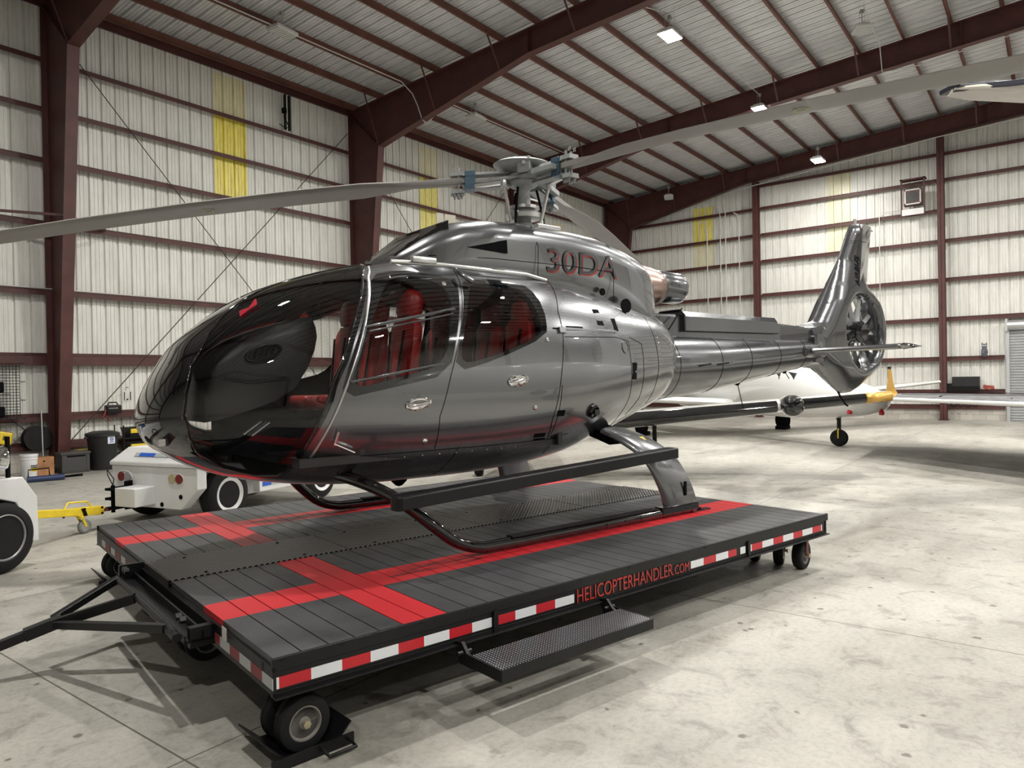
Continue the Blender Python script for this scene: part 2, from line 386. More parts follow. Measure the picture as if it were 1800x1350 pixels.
# roll-up door in the end wall
d = MB()
for i in range(36):
    z0 = .02+i*.095
    d.rings([[V(XE-.27, y, z0), V(XE-.235, y, z0+.03), V(XE-.235, y, z0+.065), V(XE-.27, y, z0+.093)] for y in (1.42, -2.2)], cap=False, close=False)
dr = struct(d.obj('door_1', mat('grey_shutter_slats', (.42, .43, .44), .45, .3, var=.1), None, 30))
d = MB(); d.bb((XE-.32, 1.40, 0), (XE-.2, 1.50, 3.45)); d.bb((XE-.32, -2.3, 0), (XE-.2, -2.2, 3.45)); d.obj('door_frame', GALV, dr)
d = MB(); d.cyl((XE-.35, 1.45, 3.35), (XE-.35, -2.3, 3.35), .17, 20); d.bb((XE-.5, 1.44, 3.15), (XE-.2, 1.5, 3.58)); d.obj('shutter_roll', GALV, dr)
# brace rods
def rod(a, b_, lb, r=.011):
    tag(MB().cyl(a, b_, r, 8).obj('brace_rod', mat('dark_rod_steel', (.05, .03, .03), .5, .4), None, 60), lb, 'brace rod', 'cross brace rods on the left wall')
yb = YW-.26
rod((6.75, yb, 9.3), (14.3, yb, .9), 'thin steel brace rod running down right across the left wall behind the canopy')
rod((14.7, yb+.05, 9.4), (6.7, yb+.05, .55), 'thin steel brace rod running down left to the column foot beside the trash can')
rod((15.1, yb, 9.3), (22.5, yb, .9), 'thin steel brace rod sloping down behind the rotor mast')
rod((22.6, yb+.05, 9.2), (15.2, yb+.05, .9), 'thin steel brace rod rising to the right behind the rotor hub')
rod((-1.3, yb, 7.5), (6.3, yb, .5), 'thin steel brace rod in the far left wall bay, in front of the wire rack')
# small corner stays on the left columns
for x, lb in ((6.45, 'slim dark red stay bar crossing the first column under the rotor blade'),):
    s = thing('stay_bar', lb, 'stay bar')
    MB().beam((x-2.0, YW-.25, 5.33), (x, 16.45, 5.36), .05, .05).obj('bar', STEEL, s); MB().beam((x, 16.45, 5.36), (x+1.1, YW-.25, 5.33), .05, .05).obj('bar', STEEL, s)
# high-bay lamps
def wire(b, p, h): b.cyl(p, (p[0], p[1], h), .004, 5)
HOUSE = mat('lamp_housing_white', (.6, .6, .58), .4)
LL = []
def lamp(x, y, z, lit, label, small=False, rz=0.0, group='high bay lamps of the hangar', e=1.0):
    t = thing('ceiling_lamp', label, 'ceiling lamp', (x, y, z), rz, group)
    s = .45 if small else .62
    b = MB(); b.bb((-s/2, -.2, 0), (s/2, .2, .07), .012); b.bb((-s/2+.06, -.14, .07), (s/2-.06, .14, .12), .01); b.obj('housing', HOUSE, t)
    b = MB(); b.bb((-s/2+.02, -.18, -.012), (s/2-.02, .18, 0)); b.obj('lens', LENS if lit else LENSOFF, t)
    b = MB(); n = 9
    for i in range(n): b.bb((-s/2+.03+i*(s-.06)/(n-1)-.004, -.18, -.03), (-s/2+.03+i*(s-.06)/(n-1)+.004, .18, -.012))
    if not lit: b.obj('louvre', HOUSE, t)
    b = MB(); zt = ztop(y)-z+.1
    for dx in (-s/2+.05, s/2-.05): b.cyl((dx, 0, .1), (dx, 0, zt), .004, 5)
    b.cyl((0, 0, .1), (0, 0, .42), .012, 6); b.bb((-.04, -.04, .4), (.04, .04, .5)); b.obj('hanger', GALV, t)
    if lit:
        li = bpy.data.lights.new('lamp_light', 'AREA'); li.shape = 'DISK'; li.size = .30; li.energy = LAMP_W*e; li.color = (1, .98, .93)
        lo = bpy.data.objects.new('lamp_light', li); COL.objects.link(lo); lo.parent = t; lo.location = (0, 0, -.04)
    return t

FST=[ # x, ztop, zbot, halfwidth, zmid, n
(-0.08,1.04,1.04,0.0,1.04,2.0),(-0.07,1.11,.98,.14,1.05,2.0),(-0.04,1.21,.90,.27,1.06,2.0),(0.0,1.30,.85,.37,1.07,2.0),(0.07,1.42,.80,.48,1.08,2.05),(.16,1.56,.74,.58,1.09,2.1),(.3,1.69,.67,.68,1.10,2.15),(.46,1.81,.61,.77,1.12,2.2),
(.75,1.98,.54,.87,1.15,2.25),(1.16,2.13,.48,.95,1.2,2.3),(1.46,2.21,.46,.985,1.22,2.35),(1.77,2.27,.45,1.0,1.25,2.4),(2.3,2.31,.45,1.01,1.27,2.4),(2.9,2.31,.47,.99,1.3,2.4),
(3.3,2.29,.51,.95,1.32,2.35),(3.7,2.25,.58,.88,1.35,2.3),(4.2,2.18,.72,.76,1.4,2.2),(4.7,2.1,.86,.62,1.43,2.1),(5.0,2.02,.95,.53,1.45,2.0),(5.15,1.95,1.03,.45,1.47,2.0),(5.22,1.84,1.12,.36,1.47,2.0)]
XN=-0.08
def pchip(xs,ys,x):
    n=len(xs)
    if x<=xs[0]: return ys[0]
    if x>=xs[-1]: return ys[-1]
    i=0
    while xs[i+1]<x: i+=1
    d=[(ys[k+1]-ys[k])/(xs[k+1]-xs[k]) for k in range(max(0,i-1),min(n-1,i+2))]
    base=max(0,i-1)
    def sl(j):
        if j==0 or j==n-1: return d[j-base] if j==0 else d[j-1-base]
        a=d[j-1-base]; b=d[j-base]
        return 0 if a*b<=0 else 2*a*b/(a+b)
    h=xs[i+1]-xs[i]; t=(x-xs[i])/h
    m0=sl(i);m1=sl(i+1)
    return ys[i]*(1+2*t)*(1-t)**2+m0*h*t*(1-t)**2+ys[i+1]*t*t*(3-2*t)-m1*h*t*t*(1-t)
FU=[math.sqrt(s[0]-XN+1e-12) for s in FST]
def sect(u):
    return [pchip(FU,[s[k] for s in FST],u) for k in range(1,6)]
def fus(u,th,off=0.0):
    zt,zb,w,zc,n=sect(u)
    c,s=math.cos(th),math.sin(th)
    e=2/n
    y=-(w-off)*max(c,0)**e
    h=(zt-zc) if s>0 else (zc-zb)
    z=zc+math.copysign(abs(s)**e,s)*(h-off)
    return XN+u*u,y,z
def th_of(u,z):
    zt,zb,w,zc,n=sect(u)
    h=(zt-zc) if z>zc else (zc-zb)
    r=max(-1,min(1,(z-zc)/max(h,1e-6)))
    return math.copysign(math.asin(min(1,abs(r)**(n/2))),r)
# ================================================================ HELICOPTER
DH = -0.235842                       # heading of the dolly
O = Vector((2.4631, 4.9870, 0))      # middle of the dolly's left end
TD = .49                             # deck height
YH = radians(-1.1)
def deck(x, y, z=0): return O + V(x*cos(DH)-y*sin(DH), x*sin(DH)+y*cos(DH), z)
hx0 = 3.35*(1-cos(YH)); hy0 = -3.35*sin(YH)
heli = thing('helicopter', 'grey and black helicopter standing on its skids on the red-striped dolly', 'helicopter', deck(hx0, hy0, TD), DH+YH)
def hp(name, b, m, parent=None, smooth=None, bevel=0): return b.obj(name, m, parent or heli, smooth, bevel)
# ---- skinned fuselage, cut into panels in its own (u, theta) chart
def uo(x): return sqrt(max(x-XN, 1e-9))
def xz(x, z): u = uo(x); return (u, th_of(u, z))
def xy(x, y):
    u = uo(x); zt, zb, w, zc, n = sect(u); return (u, math.acos(min(1, (abs(y)/w)**(n/2))))
def sub(poly, fn, step=.06, closed=True):
    out = []; n = len(poly)
    for i in range(n if closed else n-1):
        a, b = poly[i], poly[(i+1) % n]; d = math.dist(a, b); k = max(1, int(d/step))
        for j in range(k): out.append(fn(a[0]+(b[0]-a[0])*j/k, a[1]+(b[1]-a[1])*j/k))
    if not closed: out.append(fn(*poly[-1]))
    return out
def smooth_poly(pts, it=2):
    for _ in range(it):
        q = []
        for i in range(len(pts)):
            a, b = pts[i], pts[(i+1) % len(pts)]
            q += [(a[0]*.75+b[0]*.25, a[1]*.75+b[1]*.25), (a[0]*.25+b[0]*.75, a[1]*.25+b[1]*.75)]
        pts = q
    return pts
PYT = 1.5708
ws = [xy(1.56, .13), xy(1.5, .32), xz(1.41, 2.12), xz(1.27, 1.91), xz(1.15, 1.70), xz(1.03, 1.43), xz(.94, 1.25), xz(.86, 1.03), xz(.80, .84), xz(.76, .72), xz(.71, .63),
      xz(.58, .635), xz(.37, .70), xz(.2, .82), xz(.13, .93), xz(.09, 1.08), xz(.11, 1.23), xz(.16, 1.40), xz(.22, 1.49), xy(.30, .36), xy(.42, .27), xy(.6, .18), xy(.8, .13), xy(1.2, .13)]
def densify(p, st=.05):
    out = []
    for i in range(len(p)):
        a, b = p[i], p[(i+1) % len(p)]; k = max(1, int(math.dist(a, b)/st))
        out += [(a[0]+(b[0]-a[0])*j/k, a[1]+(b[1]-a[1])*j/k) for j in range(k)]
    return out
R = {}
R['windshield'] = densify(ws)
g1 = smooth_poly([(1.49, 2.03), (1.66, 2.08), (1.90, 2.05), (1.97, 1.94), (1.90, 1.74), (1.80, 1.39), (1.41, 1.30), (1.07, 1.22), (1.15, 1.42), (1.28, 1.73)], 2)
R['front_door_window'] = sub(g1, xz)
f1 = smooth_poly([(1.43, 2.09), (1.66, 2.145), (1.94, 2.12), (2.09, 2.06), (2.05, 1.95), (1.95, 1.68), (1.83, 1.32), (1.41, 1.24), (.985, 1.155), (1.09, 1.46), (1.27, 1.82)], 1)
R['front_window_surround'] = sub(f1, xz)
g2 = smooth_poly([(2.17, 2.0), (2.22, 2.05), (2.66, 2.07), (2.78, 1.94), (2.79, 1.69), (2.74, 1.62), (2.25, 1.46), (1.93, 1.385), (1.98, 1.60), (2.08, 1.84)], 2)
R['rear_door_window'] = sub(g2, xz)
f2 = smooth_poly([(2.13, 2.05), (2.2, 2.09), (2.76, 2.12), (2.87, 1.99), (2.87, 1.77), (2.83, 1.63), (2.27, 1.43), (1.87, 1.33), (1.97, 1.66), (2.07, 1.90)], 1)
R['rear_window_surround'] = sub(f2, xz)
R['front_door'] = sub([(1.40, 2.19), (2.15, 2.17), (2.0, 1.76), (1.845, 1.32), (1.755, 1.01), (1.77, .76), (.86, .745), (.93, 1.03), (1.01, 1.25), (1.10, 1.43), (1.22, 1.70), (1.35, 1.95)], xz)
R['sliding_door'] = sub([(2.17, 2.17), (3.17, 2.17), (3.03, 1.85), (3.02, 1.65), (2.95, 1.24), (2.90, .93), (2.93, .76), (1.785, .76), (1.77, 1.01), (1.86, 1.32), (2.015, 1.76)], xz)
R['nose_shell'] = [(-.001, -1.6), (uo(.745), -1.6), xz(.75, .6), xz(.80, .80), xz(.83, .88), xz(.9, 1.03), xz(.98, 1.25), xz(1.07, 1.43), xz(1.19, 1.70), xz(1.31, 1.92), xz(1.43, 2.12), xy(1.56, .34), (uo(1.62), 1.6), (-.001, 1.6)]
R['nose_shell'] = densify(R['nose_shell'], .06)
ORDER = ['front_door_window', 'front_window_surround', 'rear_door_window', 'rear_window_surround', 'windshield', 'front_door', 'sliding_door', 'nose_shell']
def inside(p, poly):
    c = False; n = len(poly); x, y = p
    for i in range(n):
        x0, y0 = poly[i]; x1, y1 = poly[i-1]
        if (y0 > y) != (y1 > y) and x < (x1-x0)*(y-y0)/(y1-y0)+x0: c = not c
    return c
UE = uo(5.22)
def build_skin():
    pts = []; edges = []
    nu, nt = 110, 44
    for i in range(nu+1):
        for j in range(nt+1): pts.append((i/nu*UE, -pi/2+pi*j/nt))
    def clampp(p): return (min(max(p[0], 0), UE), min(max(p[1], -pi/2), pi/2))
    for k in ORDER:
        poly = [clampp(p) for p in R[k]]; q = []
        for p in poly:
            if not q or math.dist(p, q[-1]) > .004: q.append(p)
        s = len(pts); pts += q
        edges += [(s+i, s+(i+1) % len(q)) for i in range(len(q))]
    vs, es, fs, *_ = delaunay_2d_cdt([Vector(p) for p in pts], edges, [], 0, 1e-5)
    groups = {}
    for f in fs:
        cx = sum(vs[i].x for i in f)/3; cy = sum(vs[i].y for i in f)/3
        for k in ORDER:
            if inside((cx, cy), R[k]): break
        else: k = 'fuselage_shell'
        groups.setdefault(k, []).append(f)
    return vs, groups
SV, SG = build_skin()
SPOS = [fus(max(v.x, .002), v.y) for v in SV]
def snorm(v):
    u, t = max(v.x, .01), v.y; e = .012
    t = max(-pi/2+.02, min(pi/2-.02, t))
    a = Vector(fus(u+e, t))-Vector(fus(max(u-e, .0), t)); b = Vector(fus(u, t+e))-Vector(fus(u, t-e))
    n = a.cross(b)
    if n.length < 1e-9: return Vector((-1, 0, 0))
    n.normalize()
    c = Vector(fus(u, t)) - Vector((fus(u, t)[0]+.2, 0, 1.2))
    return n if n.dot(c) > 0 else -n
SN = [snorm(v) for v in SV]
def skin_part(name, keys, m, sides=(1, -1), off=0.0, flip=False, parent=None):
    verts = []; nrm = []; faces = []; idx = {}
    for s in sides:
        for k in keys:
            for f in SG[k]:
                q = []
                for i in f:
                    key = (i, s)
                    if key not in idx:
                        p = SPOS[i]; n = SN[i]
                        if abs(SV[i].y) > pi/2-1e-4:
                            key0 = (i, 0)
                            if key0 in idx: idx[key] = idx[key0]; q.append(idx[key]); continue
                            idx[key0] = len(verts); n = Vector((n.x, 0, n.z)).normalized()
                        idx[key] = len(verts)
                        nn = Vector((n.x, n.y*s, n.z)); P = Vector((p[0], p[1]*s, p[2]))-nn*off
                        verts.append(P); nrm.append(-nn if flip else nn)
                    q.append(idx[key])
                if len(set(q)) < 3: continue
                a, b_, c = (verts[i] for i in q[:3])
                g = (b_-a).cross(c-a)
                if g.length < 1e-12: continue
                if g.dot(nrm[q[0]]) < 0: q.reverse()
                faces.append(q)
    me = bpy.data.meshes.new(name); me.from_pydata(verts, [], faces)
    me.polygons.foreach_set('use_smooth', [True]*len(me.polygons)); me.normals_split_custom_set_from_vertices(nrm)
    return link(name, me, m, parent or heli)
skin_part('fuselage_shell', ['fuselage_shell'], PAINT)
skin_part('nose_shell', ['nose_shell'], BLACKG)
ws_o = []
for s in (1, -1):
    skin_part('windshield', ['windshield'], GLASS, (s,))
    d = skin_part('front_door', ['front_door'], PAINT, (s,))
    skin_part('window_surround', ['front_window_surround'], BLACKG, (s,), parent=d)
    skin_part('window_pane', ['front_door_window'], GLASSD, (s,), parent=d)
    d2 = skin_part('sliding_door', ['sliding_door'], PAINT, (s,))
    skin_part('window_surround', ['rear_window_surround'], BLACKG, (s,), parent=d2)
    skin_part('window_pane', ['rear_door_window'], GLASSD, (s,), parent=d2)
    if s == 1: DOOR1, DOOR2 = d, d2
skin_part('cabin_liner', ['fuselage_shell', 'nose_shell', 'front_door', 'front_window_surround', 'sliding_door', 'rear_window_surround'], mat('cabin_trim_dark', (.03, .03, .032), .8), off=.03, flip=True)
# note: side +1 has y negative = the side towards the photographer
def onskin(x, z, s=1, off=0.0):
    u, t = xz(x, z); p = Vector(fus(u, t)); n = snorm(Vector((u, t))); p = p+n*off
    return Vector((p.x, p.y*s, p.z)), Vector((n.x, n.y*s, n.z))
def seam(pts, r, s=1, off=.0, closed=False, raw=False):
    q = pts if raw else sub(pts, lambda a, b: (a, b), .05, closed)
    if closed and not raw: q = q+[q[0]]
    out = []
    for p in q:
        if raw: u, t = p; P = Vector(fus(max(u, .01), t)); n = snorm(Vector((u, t))); P = P+n*off; out.append(Vector((P.x, P.y*s, P.z)))
        else: out.append(onskin(p[0], p[1], s, off)[0])
    return out
sm = MB()
for s in (1, -1):
    for pl in ([(2.16, 2.17), (2.005, 1.76), (1.85, 1.32), (1.76, 1.01), (1.78, .76)], [(3.19, 2.17), (3.04, 1.85), (3.03, 1.65), (2.96, 1.24), (2.91, .93), (2.94, .76)],
               [(.80, .745), (1.39, .75), (2.24, .75), (2.94, .755), (3.2, .79)], [(3.05, 1.63), (3.8, 1.65), (4.01, 1.62), (4.07, 1.07), (4.0, .80)], [(4.05, 1.66), (4.27, 1.60), (4.31, 1.07), (4.2, .9)],
               [(4.56, 1.9), (4.62, 1.35), (4.6, 1.0)], [(2.98, 1.22), (2.96, .8)], [(2.0, .76), (1.98, .52)], [(3.02, .79), (3.05, .62)]):
        sm.tube(seam(pl, .0035, s), .0032, 5)
sm.split('panel_seam', BLACKM, heli, 60)
sl = MB()
for s in (1, -1): 
    q = [p for p in R['windshield']]; q = q+[q[0]]
    sl.tube(seam(q, .01, s, .001, raw=True), .009, 6)
sl.split('windshield_seal', BLACKG, heli, 60)
# pillar strip in front of the door and hinge rods
st = MB()
for s in (1, -1): st.tube(seam([(1.5, 2.17), (1.40, 2.06), (1.27, 1.80), (1.145, 1.50), (1.02, 1.20), (.90, .90), (.85, .76)], .01, s, .004), .010, 8)
st.split('door_hinge_strip', ALU, heli, 60)
b = MB()
for s in (1,):
    b.tube([onskin(.98, .86, s, .03)[0], onskin(.99, .95, s, .035)[0]], .008, 6); b.beam(onskin(.97, .87, s, .03)[0], onskin(1.13, .80, s, .03)[0], .02, .008)
b2 = hp('door_stay', b, CHROME, None, 60)
# slider frame in the front window
for s, dd in ((1, DOOR1),):
    b = MB()
    def bar(p, q, r=.011): b.tube(seam([p, q], 0, s, .006), r, 6)
    bar((1.22, 1.66), (1.955, 1.82), .013); bar((1.22, 1.66), (1.06, 1.275)); bar((1.07, 1.275), (1.78, 1.40)); bar((1.24, 1.63), (1.93, 1.78), .007)
    b.obj('sliding_pane_frame', PAINTD, dd, 60)
# handles
def handle(x, z, par, s=1):
    P, n = onskin(x, z, s, .002); ax = Vector((1, 0, .16)).normalized(); ax = (ax-n*ax.dot(n)).normalized(); upv = n.cross(ax)
    R_ = Matrix((ax, upv, n)).transposed()
    b = MB(); rg = []
    for rr, h in ((1.0, 0), (.98, .012), (.86, .016), (.8, .004), (0.02, -.004)):
        rg.append([P+R_ @ Vector((.105*rr*cos(2*pi*k/32), .047*rr*sin(2*pi*k/32), h)) for k in range(32)])
    b.rings(rg, cap=True); h = b.obj('door_handle', CHROME, par, 50)
    b = MB(); b.rings([[P+R_ @ Vector((x_*.085, .012*cos(a)*(1-.5*x_*x_), .018+.012*sin(a)+.006*(1-x_*x_))) for a in [2*pi*k/10 for k in range(10)]] for x_ in (-1, -.6, 0, .6, 1)])
    return h, b
for x, z, d in ((1.57, 1.11, DOOR1), (2.48, 1.265, DOOR2)):
    h, b = handle(x, z, d); b.obj('handle_bar', CHROME, d, 60)
b = MB()
for x, z, r in ((1.67, .83, .022), (2.68, 1.04, .02), (2.83, 1.60, .02), (1.96, 2.03, .022)):
    P, n = onskin(x, z); b.lathe(P, n, [(r, -.002), (r, .006), (r*.75, .014), (.001, .017)], 20)
b.split('round_latch', CHROME, heli, 50)
# small vents, intake openings, drain ports
b = MB()
def patch(b, x, z, w, h, off=.003, s=1, th=.004):
    a = [onskin(x+i*w/2, z+j*h/2, s, off)[0] for i, j in ((-1, -1), (1, -1), (1, 1), (-1, 1))]; n = onskin(x, z, s)[1]
    b.rings([[p-n*th for p in a], [p for p in a]])
for x, z, w, h in ((3.60, 1.83, .10, .15), (3.84, 1.77, .07, .12), (4.10, 1.335, .09, .16), (2.99, 1.70, .14, .012), (3.2, 1.72, .22, .012), (3.0, .98, .09, .05), (2.82, .80, .13, .03), (2.84, .765, .13, .012)): patch(b, x, z, w, h)
b.split('vent_opening', BLACKM, heli)
b = MB(); patch(b, 3.42, 1.70, .80, .022, .014, th=.014); patch(b, 3.02, 1.685, .08, .05, .02, th=.02); hp('sliding_door_rail', b, PAINT, None, None, .003)
b = MB(); P, n = onskin(3.94, 1.56); b.lathe(P, n, [(.06, 0), (.06, .006), (.05, .007), (.048, .002), (.001, .002)], 24); hp('fuel_cap', b, PAINT, None, 40)
b = MB(); P, n = onskin(3.44, .98); b.lathe(P, n, [(.07, 0), (.07, .02), (.055, .035), (.05, .02), (.001, .02)], 8); b.box(P+n*.03+V(.02, 0, 0), (.06, .02, .05)); hp('ground_power_socket', b, BLACKG, None, 30)
# rivets as tiny domes along the belly line and boom
b = MB()
for s in (1,):
    for i in range(14):
        P, n = onskin(.95+i*.15, .715, s, .0); b.lathe(P, n, [(.006, 0), (.004, .003), (.0005, .004)], 6)
    for i in range(16):
        P, n = onskin(4.66+.0*i, 1.02+i*.055, s, 0); b.lathe(P, n, [(.006, 0), (.004, .003), (.0005, .004)], 6)
b.split('rivet', ALU, heli)
# red bow streamer and wiper on the windshield, landing light in the chin
b = MB(); P, n = onskin(.56, 1.79, 1, .004)
for sg in (-1, 1): b.rings([[P+V(0, 0, .0), P+V(0, 0, .006)+n*.01, P+n*.012], [P+V(sg*.06, 0, .045*sg-.012)+n*.008, P+V(sg*.06, 0, .045*sg+.018)+n*.02, P+V(sg*.055, 0, .045*sg+.01)+n*.03]])
hp('red_yaw_ribbon', b, mat('red_ribbon', (.6, .02, .05), .5))
b = MB()
P, n = onskin(.03, .90); b.box(P-n*.0+V(0, 0, 0), (.05, .16, .05), Matrix.Rotation(-.5, 3, 'Z'), .008)
hp('landing_light_frame', b, ALU)
b = MB(); b.box(P-V(.012, 0, .0), (.04, .12, .03), Matrix.Rotation(-.5, 3, 'Z'), .006); hp('landing_light_lens', b, CHROME)
# ---- upper cowling
def loft(sec, n=36, flat=True, cap=True, e=2.6):
    """sec: (x, ztop, zbot, halfwidth, zmid)"""
    rg = []
    for q in sec:
        x, zt, zb, w, zc = q[:5]; ee = q[5] if len(q) > 5 else e; r = []
        for k in range(n):
            a = 2*pi*k/n; c, s = cos(a), sin(a)
            h = zt-zc if s > 0 else zc-zb
            r.append(V(x, math.copysign(abs(c)**(2/ee), c)*w, zc+math.copysign(abs(s)**(2/ee), s)*h))
        rg.append(r)
    b = MB(); b.rings(rg, cap); return b
COW = ([(1.72, 2.27, 1.9, .22, 2.2), (1.84, 2.36, 1.9, .36, 2.26), (2.0, 2.48, 1.9, .46, 2.33), (2.15, 2.57, 1.9, .52, 2.4), (2.32, 2.645, 1.9, .55, 2.45), (2.6, 2.70, 1.9, .58, 2.48), (3.0, 2.725, 1.9, .60, 2.48),
            (3.5, 2.725, 1.9, .61, 2.46), (3.9, 2.70, 1.8, .60, 2.42), (4.25, 2.65, 1.7, .57, 2.35), (4.55, 2.57, 1.6, .52, 2.28), (4.72, 2.50, 1.55, .47, 2.22), (4.83, 2.42, 1.5, .42, 2.15), (4.90, 2.28, 1.5, .36, 2.05), (4.96, 2.1, 1.5, .31, 1.95)])
cow = loft(COW, 48, e=2.7)
def cow_y(x, z):
    for a, c in zip(COW, COW[1:]):
        if a[0] <= x <= c[0]:
            t = (x-a[0])/(c[0]-a[0]); q = [a[i]+(c[i]-a[i])*t for i in range(5)]
            h = q[1]-q[4] if z > q[4] else q[4]-q[2]
            return q[3]*max(0, 1-(abs(z-q[4])/h)**2.7)**(1/2.7)
    return .6
hp('engine_cowling', cow, PAINT, None, 60)
b = MB()
for s in (1, -1):
    b.tube([V(3.05, -s*.604, 2.08), V(3.05, -s*.62, 2.45), V(3.05, -s*.52, 2.66)], .003, 5)
    b.tube([V(4.02, -s*.60, 2.0), V(4.02, -s*.605, 2.3), V(4.02, -s*.55, 2.56), V(4.02, -s*.35, 2.68)], .003, 5)
    b.tube([V(2.0, -s*.47, 2.30), V(2.6, -s*.585, 2.31), V(3.5, -s*.615, 2.31), V(4.0, -s*.603, 2.30)], .003, 5)
b.split('cowling_seam', BLACKM, heli)
b = MB()                                                      # air intake wedges each side
for s in (1, -1):
    b.rings([[V(2.33, -s*.55, 2.385), V(2.33, -s*.545, 2.395), V(2.33, -s*.54, 2.385)], [V(2.72, -s*.60, 2.36), V(2.72, -s*.592, 2.48), V(2.72, -s*.54, 2.40)]])
b.split('intake_slot', BLACKM, heli)
b = MB()                                                      # dark windscreen fairing in front of the cowl
b.rings([[V(1.80, -s*.27, 2.325) for s in (1, -1)]+[V(1.80, s*.27, 2.30) for s in (1, -1)], [V(2.22, -s*.44, 2.62) for s in (1, -1)]+[V(2.22, s*.44, 2.55) for s in (1, -1)]])
hp('cowl_front_grille', b, BLACKG)
for i, (x, w) in enumerate(((2.42, .09), (2.53, .14))):
    b = MB(); b.box((x, 0, 2.735), (w*.8, .012, .10)); hp('antenna_fin', b, mat('cream_plastic', (.62, .58, .48), .5))
# registration letters, dark with red drop shade; the photo only leaves their feet readable
for col, dx, dz, off in ((REDTXT, .012, -.012, .006), (mat('charcoal_vinyl', (.05, .045, .05), .4), 0, 0, .010)):
    t = text_mesh('30DA', .30, 'registration_mark', col, heli, Matrix.Identity(4), .0015, 1)
    x0 = min(v.co.x for v in t.data.vertices); x1 = max(v.co.x for v in t.data.vertices); fm = frame((3.17+dx, -.615-off, 2.25+dz), (1, .022, 0), (.0, .10, 1))
    for v in t.data.vertices: v.co.x = (v.co.x-x0)/(x1-x0)*.91
    t.data.transform(fm)
    for v in t.data.vertices: v.co.y = -(cow_y(v.co.x, v.co.z)+off+v.co.z*0)-(.0015 if v.index % 2 else 0)
b = MB()                                                       # round holes on the cowl side
for x, z, r in ((3.86, 2.10, .035), (4.17, 1.98, .07)):
    b.lathe((x, -.60 if z > 2 else -.615, z), (0, -1, 0), [(r, 0), (r, .012), (r*.9, .013), (.001, .013)], 24)
b.split('cowl_side_port', BLACKM, heli)
# roof rail above the doors
b = MB(); b.tube([V(1.6, -.57, 2.20), V(2.0, -.64, 2.20), V(2.9, -.63, 2.19), V(3.15, -.60, 2.16)], .018, 8); b.box((1.85, -.64, 2.22), (.22, .05, .05), None, .01); hp('roof_rail', b, ALU, None, 60)
b = MB(); b.tube([V(2.12, -.70, 2.16), V(2.12, -.78, 2.11), V(2.2, -.80, 2.06)], .02, 8); hp('door_rail_bracket', b, PAINT, None, 60)
# exhaust
b = MB(); b.lathe((4.75, 0, 2.30), (1, 0, .0), [(.26, 0), (.25, .20), (.225, .42), (.19, .60), (.18, .61), (.001, .4)], 36); hp('exhaust_cone', b, COPPER, None, 50)
b = MB(); b.lathe((5.32, 0, 2.32), (1, 0, -.02), [(.175, 0), (.185, .02), (.185, .36), (.17, .42), (.155, .43), (.15, .40), (.15, .0)], 36); hp('exhaust_sleeve', b, PAINT2, None, 50)
# ---- tail boom
bx = [(4.95, 1.40, .38), (5.25, 1.395, .385), (5.7, 1.41, .37), (6.2, 1.43, .345), (7.0, 1.48, .295), (7.8, 1.535, .245), (8.5, 1.585, .20), (8.95, 1.62, .175)]
b = MB(); b.rings([[V(x, r*cos(2*pi*k/40), z+r*sin(2*pi*k/40)) for k in range(40)] for x, z, r in bx]); hp('tail_boom', b, PAINT2, None, 50)
def boomr(x):
    for a, c in zip(bx, bx[1:]):
        if a[0] <= x <= c[0]: t = (x-a[0])/(c[0]-a[0]); return a[1]+(c[1]-a[1])*t, a[2]+(c[2]-a[2])*t
b = MB()
for x in (5.3, 6.12, 6.78, 7.5, 8.2):
    z, r = boomr(x); pts = [V(x, (r+.0015)*cos(2*pi*k/40), z+(r+.0015)*sin(2*pi*k/40)) for k in range(41)]; b.tube(pts, .0028, 4)
for x in (5.34, 6.16, 6.74, 7.54):
    z, r = boomr(x)
    for k in range(0): n = V(0, cos(2*pi*k/24), sin(2*pi*k/24)); b.lathe(V(x, 0, z)+n*r, n, [(.006, 0), (.004, .003), (.0005, .004)], 6)
b.split('boom_seam', BLACKM, heli)
def sp(x): return 1.98 - (x-5.2)*.006
b = MB(); b.rings([[V(x, -w, 1.5), V(x, -w, zt-.03), V(x, -w+.03, zt), V(x, w-.03, zt), V(x, w, zt-.03), V(x, w, 1.5)] for x, w, zt in ((5.0, .17, 1.99), (5.6, .17, 1.99), (7.57, .145, 1.965), (8.5, .12, 1.93), (8.80, .11, 1.92), (8.86, .09, 1.88))])
hp('boom_spine_cover', b, PAINT2, None, 30)
b = MB(); b.rings([[V(x, -w, 1.80+(x-5.6)*.01), V(x, -w, 1.97), V(x, -w+.045, 2.03), V(x, w-.045, 2.03), V(x, w, 1.97), V(x, w, 1.80+(x-5.6)*.01)] for x, w in ((5.60, .20), (7.57, .175))]); hp('spine_access_lid', b, PAINT2, None, 30)
b = MB(); b.tube([V(5.595, -.205, 1.79), V(5.595, -.205, 1.98), V(5.595, -.15, 2.04), V(5.595, .15, 2.04), V(5.595, .205, 1.98), V(5.595, .205, 1.79)], .016, 6); b.tube([V(5.6, -.205, 1.80), V(7.57, -.18, 1.82)], .008, 6); hp('lid_gasket', b, RUBBER, None, 60)
b = MB(); b.tube([V(5.18, -.27, 1.74), V(5.56, -.20, 2.06)], .008, 6); hp('lid_prop_rod', b, BLACKM, None, 60)
b = MB()
for x, y in ((5.65, -.3), (6.02, -.3)): z, r = boomr(x); b.tube([V(x, -r-.002, z-.02), V(x+.03, -r-.05, z-.01), V(x+.22, -r-.052, z), V(x+.25, -r, z+.01)], .01, 6)
b.split('boom_strake', BLACKG, heli, 60)
